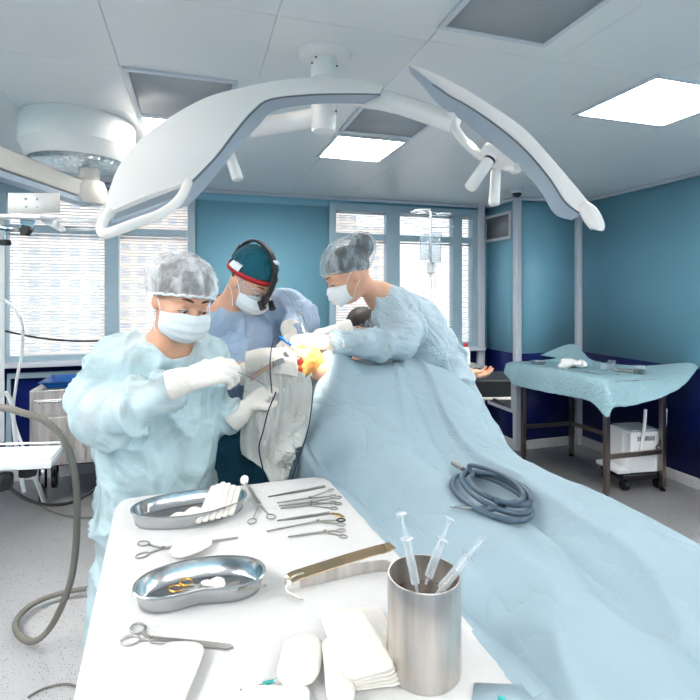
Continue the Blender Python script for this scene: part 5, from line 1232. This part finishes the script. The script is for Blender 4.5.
soft('gown', G_, .009, 'gown_lavender', Q, disp=wrinkle(.020, 7, 11, (1, 1, .6)), cut=opened(nk+Vector((0, 0, .02))+qf*.02, .078))
u_ = SDF(); u_.cap(nk+Vector((0, 0, -.03)), .072, nk+Vector((0, .0, .005))-qf*.02, .070, .03); soft('scrub_collar', u_, .006, 'scrub_navy', Q, cut=lambda p: (p-(nk+Vector((0, 0, .03))+qf*.05)).length < .075)
mask(Q, qM)
cs = SDF(); cs.ell((-.018, 0, .058), (.108, .089, .090), .02); cs.ell((-.09, 0, .03), (.035, .05, .04), .03)
soft('hair', SDF().ell((-.016, 0, .035), (.098, .079, .086), .02), .005, 'hair_brown', Q, M=qM, cut=lambda p: p.z < -.028 or (p.x > .005 and p.z < .03))
cp_ = soft('surgical_cap', cs, .004, 'cap_teal', Q, M=qM, disp=wrinkle(.004, 28, 7), cut=lambda p: p.z < .038+.22*p.x)
bd_ = []
for zoff in (0, 1):
    row = []
    for k in range(49):
        a = 2*math.pi*k/48; x = -.018+.113*math.cos(a); y = .094*math.sin(a); row.append(qM @ Vector((x, y, .030+.22*x+.020*zoff)))
    bd_.append(row)
obj('red_band', MB().grid(bd_), 'red_band', Q, sharp=999, solid=.003)
# white square label on the side of the cap that faces the camera
lab = []
for j in range(4):
    row = []
    for i in range(6):
        a = math.radians(-112+34*i/5); rz_ = .036+.03*j/3; rad = 1.0-.10*(j/3)**2; row.append(qM @ Vector((-.018+.1165*rad*math.cos(a), .0975*rad*math.sin(a), rz_+.22*(-.018+.11*math.cos(a))+.012)))
    lab.append(row)
obj('white_patch', MB().grid(lab), 'mask_white', cp_, sharp=999, solid=.001)
# head lamp: top strap, front lamp arm, rear clip, loupes and clear goggles
hlp = [qM @ Vector(p) for p in ((-.125, -.015, .045), (-.122, -.012, .10), (-.085, -.008, .146), (-.03, -.004, .162), (.03, 0, .156), (.075, 0, .128), (.105, 0, .09), (.118, -.004, .045), (.126, -.014, .0))]
hl = obj('headlight', MB().strip(spl(hlp, 6), .024, .012, [ (p-(qM @ Vector((-.01, 0, .03)))).normalized() for p in spl(hlp, 6)]), 'black_plastic', Q, bevel=.003)
obj('battery_clip', MB().tube([qM @ Vector((-.13, -.02, .03)), qM @ Vector((-.125, -.018, .09))], [.015, .013], n=10), 'black_plastic', hl)
obj('lamp_unit', MB().tube([qM @ Vector((.122, -.012, .02)), qM @ Vector((.128, -.018, -.012))], [.018, .014], n=12), 'black_plastic', hl)
obj('lamp_label', MB().box((.060, -.010, .147), (.082, .010, .153), qM @ Matrix.Rotation(.0, 4, 'Y')), 'mask_white', hl)
for sy in (1, -1): obj('loupe', MB().tube([qM @ Vector((.118, sy*.028, -.006)), qM @ Vector((.150, sy*.024, -.020))], [.012, .015], n=14), 'black_plastic', hl)
gr = []
for j in range(5):
    gr.append([qM @ Vector((.016+.096*math.cos(a), .080*math.sin(a), -.016+.044*j/4)) for a in [math.radians(-88+176*i/20) for i in range(21)]])
go = obj('goggles', MB().grid(gr), 'glass', Q, sharp=999, solid=.001)
obj('goggle_rim', MB().tube(gr[4], .0018, n=6), 'clear_plastic', go)
glove(Q, wrR, cv(.80, .50, -.12), cv(-.35, .75, -.55), 1, (.40, .55, .6, .65), .65, .075, cr=.042)
glove(Q, wrL, cv(.12, -.72, -.60), cv(.35, .35, -.75), -1, (.5, .55, .6, .6), .6, .06, cr=.040)
# ------------------------------------------------------------------ assistant (right)
A_s = thing('person', 'assistant bending in from the right in grey-blue gown, translucent cap over dark hair', 'person', W(450, 470, 2.56)); A_s.location.z = 0
hc = W(349, 276, 2.16); af = cv(-.84, -.50, -.22); aM = hframe(hc, af, cv(-.42, .86, -.1), 1.0)
nk = W(381, 297, 2.25); shL = W(392, 314, 2.24); shR = W(405, 316, 2.50); elL = W(402, 344, 2.10); wrL = W(327, 343, 2.03); elR = W(372, 346, 2.36); wrR = W(336, 331, 2.16)
ch = W(410, 330, 2.42); mid = W(432, 362, 2.47); hp = W(446, 408, 2.54)
B = SDF(); add_head(B, aM, 1.0, nk, .044); B.cap(nk, .055, ch, .10, .05).cap(ch, .11, mid, .11, .05).cap(mid, .11, hp, .13, .05)
B.chain([nk, shL], [.05, .05], .04).chain([nk, shR], [.05, .05], .04).chain([shR, elR, wrR], [.045, .038, .026], .02).chain([shL, elL, wrL], [.045, .038, .026], .02)
for sx in (-.09, .09):
    h0 = hp+Fv*sx; B.chain([h0, Vector((h0.x, h0.y, .48)), Vector((h0.x, h0.y, .10))], [.085, .055, .04], .03); B.cap((h0.x, h0.y, .045), .042, (h0.x-.13, h0.y-.01, .035), .034, .03)
soft('body', B, .006, 'skin', A_s); face_parts(A_s, aM)
G_ = SDF(); G_.cap(nk+Rv*.035+Vector((0, 0, -.03)), .07, ch, .145, .06).cap(ch, .150, mid, .150, .06).cap(mid, .15, hp, .185, .06).cap(hp, .185, W(452, 520, 2.58), .21, .05)
G_.cap(nk+Rv*.02+Vector((0, 0, -.02)), .055, shL, .080, .06).cap(nk+Rv*.02, .055, shR, .075, .06)
G_.chain([shL, W(404, 330, 2.15), elL], [.088, .082, .072], .03).chain([elL, W(368, 346, 2.07), W(339, 344, 2.04)], [.070, .062, .050], .03)
G_.chain([shR, elR, W(346, 332, 2.19)], [.075, .065, .045], .03)
soft('gown', G_, .008, 'gown_grey', A_s, disp=wrinkle(.021, 7, 17, (.8, .8, .8)), cut=opened(nk+af*.04+Vector((0, 0, .01)), .058))
mask(A_s, aM)
bouffant(A_s, aM, 'cap_film_grey', 'hair_dark', r=(.122, .098, .100), c=(-.020, 0, .060), extra=[((-.118, 0, .085), (.062, .058, .066))], seed=9, z0=.022, slope=.36)
glove(A_s, wrL, cv(-.93, .10, -.15), cv(.05, .75, -.62), -1, (.35, .45, .5, .55), .7, .055, cr=.040)
glove(A_s, wrR, cv(-.93, -.15, -.25), cv(.0, .9, -.3), 1, (.4, .5, .5, .6), .6, .055, cr=.038)
for k_, (a, b_, c) in enumerate((((437, 330), (452, 366), (455, 398)),)):
    pass
tie = obj('gown_tie', MB().strip(spl([W(444, 402, 2.34), W(456, 398, 2.36), W(466, 394, 2.38), W(474, 388, 2.42)], 5), .018, .003, -Fv), 'gown_grey', A_s)
# ------------------------------------------------------------------ seated colleague far behind
C_ = thing('person', 'partly hidden seated person with dark hair behind the operating table, under the window', 'person', W(362, 420, 2.95)); C_.location.z = 0
hc = W(361, 330, 2.95); cf = cv(-.55, -.2, -.8); cM = hframe(hc, cf, Zv, 1.0); nk = W(364, 362, 3.02); ch = W(366, 392, 3.05); hp = W(366, 430, 3.08)
B = SDF(); add_head(B, cM, 1, nk); B.cap(nk, .06, ch, .11, .05).cap(ch, .13, hp, .13, .05)
for sx in (-.15, .15):
    s0 = ch+Rv*sx+Vector((0, 0, .06)); B.chain([nk, s0], [.05, .05], .05); B.chain([s0, s0+Vector((0, -.05, -.24)), s0+Vector((0, -.24, -.30))], [.045, .04, .03], .03)
    h0 = hp+Rv*sx*.6; k0 = h0+Vector((0, -.38, -.02)); B.chain([h0, k0, Vector((k0.x, k0.y, .10))], [.09, .06, .04], .04); B.cap((k0.x, k0.y, .04), .04, (k0.x, k0.y-.12, .035), .034, .03)
soft('body', B, .008, 'skin', C_); face_parts(C_, cM)
G_ = SDF(); G_.cap(nk+Vector((0, 0, -.05)), .08, ch, .13, .05).cap(ch, .145, hp, .15, .05)
for sx in (-.15, .15): s0 = ch+Rv*sx+Vector((0, 0, .06)); G_.cap(nk+Vector((0, 0, -.04)), .06, s0, .065, .05).cap(s0, .065, s0+Vector((0, -.03, -.16)), .06, .03)
soft('scrub_top', G_, .012, 'scrub_teal', C_, disp=wrinkle(.008, 9, 6))
hh = SDF(); hh.ell((-.014, 0, .042), (.104, .086, .094), .02); soft('hair', hh, .005, 'hair_dark', C_, M=cM, disp=wrinkle(.003, 60, 2), cut=lambda p: p.z < .018+.30*p.x)
hh = SDF(); hh.ell((-.020, 0, .035), (.110, .092, .085), .02); soft('hair_net', hh, .005, 'cap_film_grey', C_, M=cM, cut=lambda p: p.z < .012+.30*p.x)
mask(C_, cM)
stl = thing('stool', 'round stool under the seated person behind the operating table', 'stool', (hp.x, hp.y, 0))
sz = hp.z-.14
obj('seat', MB().lathe([(.001, sz-.06), (.17, sz-.06), (.18, sz-.03), (.17, sz), (.001, sz)], (hp.x, hp.y, 0)), 'black_plastic', stl); obj('post', MB().cyl((hp.x, hp.y, .08), (hp.x, hp.y, sz-.06), .025), 'steel', stl)
for k in range(5): a = k*2*math.pi/5; obj('leg', MB().tube([Vector((hp.x, hp.y, .09)), Vector((hp.x+.24*math.cos(a), hp.y+.24*math.sin(a), .03))], .016), 'steel', stl)
# ------------------------------------------------------------------ patient under the drape
Pt = thing('person', 'patient lying under the large blue drape, open palm resting on the black arm board', 'person', (.8, 1.4, .77))
B = SDF(); hd = Vector((.86, 2.42, .98)); 
pM = hframe(hd, Vector((.1, .1, 1)), Vector((.1, 1, 0)), 1.0)
B.cap((.80, 1.72, .87), .08, (.84, 2.12, .93), .11, .06); B.cap((.70, 2.12, .93), .07, (.98, 2.14, .93), .07, .05)
add_head(B, pM, 1.0, Vector((.85, 2.20, .94)))
for x in (.67, .96): B.chain([(x+.02, 1.66, .84), (x, 1.15, .83), (x, .78, .83)], [.07, .05, .04], .04); B.cap((x, .76, .83), .03, (x, .74, .86), .022, .02)
hw = onZ(466, 371.5, 1.055); 
B.chain([(.98, 2.14, .93), (1.22, 2.38, .98), hw-cv(1, -.1, 0)*.03], [.05, .04, .028], .03)
kn = W(322, 372, 2.0); st_ = W(306, 357, 1.975)
B.chain([(.62, 1.95, .98), kn, st_], [.05, .046, .045], .04)
ph = hand_sdf((.35, .4, .45, .5), .35, 1.0, None, side=1); 
soft('body', B, .006, 'skin', Pt)
soft('hand', ph, .003, 'skin', Pt, M=frame(hw, cv(.97, -.12, -.25), cv(.1, -.9, .25)) @ Matrix.Scale(.95, 4)) if True else None
s_ = SDF(); s_.chain([kn+Vector((0, 0, .002)), st_], [.052, .048], .02).cap(st_, .047, W(294, 372, 1.90), .040, .03); s_.ell(st_+Rv*(-.02)+Vector((0, -.03, .02)), (.02, .02, .02), .02, '-')
soft('prepped_skin', s_, .005, 'skin_iodine', Pt, disp=wrinkle(.003, 30, 5))
s_ = SDF(); s_.ell(W(298, 362, 1.90), (.022, .022, .026), .01).ell(W(300, 371, 1.88), (.012, .014, .018), .01)
wd = soft('incision', s_, .003, 'tissue', Pt, disp=wrinkle(.004, 70, 5)); wd['label'] = 'open reddish incision'
# ------------------------------------------------------------------ tools in the hands
t1 = thing('cautery_pen', 'blue and white pen-like instrument in the surgeon\'s right glove', 'pen instrument', W(284, 343, 1.93))
obj('grip', MB().tube([W(280, 337, 1.94), W(292, 346, 1.90)], [.006, .005], n=10), 'blue_plastic', t1); obj('shaft', MB().tube([W(292, 346, 1.90), W(302, 354, 1.88)], [.0045, .002], n=10), 'white_paint', t1)
ringed('held_forceps', 'bright forceps held upright by the assistant\'s glove over the site', 'forceps', W(301, 327, 2.03), W(308, 325, 2.05), W(299, 318, 2.05), W(297, 309, 2.05), r=.009) if False else None
hf = thing('held_forceps', 'open two-armed forceps standing up from the assistant\'s glove over the site', 'forceps', W(304, 330, 2.03))
obj('arm', MB().tube([W(296.5, 311, 2.04), W(299, 318, 2.04), W(304, 332, 2.02)], .0035, n=8), 'steel', hf); obj('arm', MB().tube([W(296.5, 311, 2.04), W(303, 316, 2.05), W(308, 331, 2.04)], .0035, n=8), 'steel', hf)
obj('bow', MB().ball(W(296.5, 311, 2.04), .006, 10), 'steel', hf)
rtc = thing('hand_retractor', 'flat steel retractor held low over the pale towel by the nurse\'s far glove', 'retractor', W(262, 372, 1.84))
obj('blade', MB().strip(spl([W(250, 379, 1.83), W(262, 371, 1.84), W(276, 363, 1.84), W(284, 360, 1.85)], 5), .022, .002, (Zv*.6-Fv*.8)), 'steel', rtc, bevel=.0006)
sg = thing('blue_retractor', 'small dark metal retractor at the edge of the incision', 'retractor', W(290, 358, 1.9))
obj('blade', MB().strip(spl([W(284, 352, 1.88), W(289, 359, 1.875), W(294, 364, 1.87)], 5), .018, .003, -Fv), 'steel_dark', sg, bevel=.0006)
th = tag(obj('suture_thread', MB().tube(spl([W(238, 372, 1.44), W(252, 378, 1.6), W(266, 386, 1.78)], 6), .0009, n=5), 'cable_blue', sharp=999), 'thin suture thread between the nurse\'s two gloves', 'thread')
hs = thing('hanging_clamp', 'ring-handled clamp hanging over the blue drape behind the instrument table', 'clamp', W(283, 463, 1.80))
for px, py in ((281, 464), (289, 466)):
    c = W(px, py, 1.80); obj('finger_ring', MB().tube([c+(Rv*math.cos(a)+Zv*math.sin(a))*.012 for a in [2*math.pi*k/20 for k in range(20)]], .002, closed=True), 'steel_dark', hs)
obj('shank', MB().tube([W(287, 461, 1.80), W(298, 450, 1.81)], .002), 'steel_dark', hs)
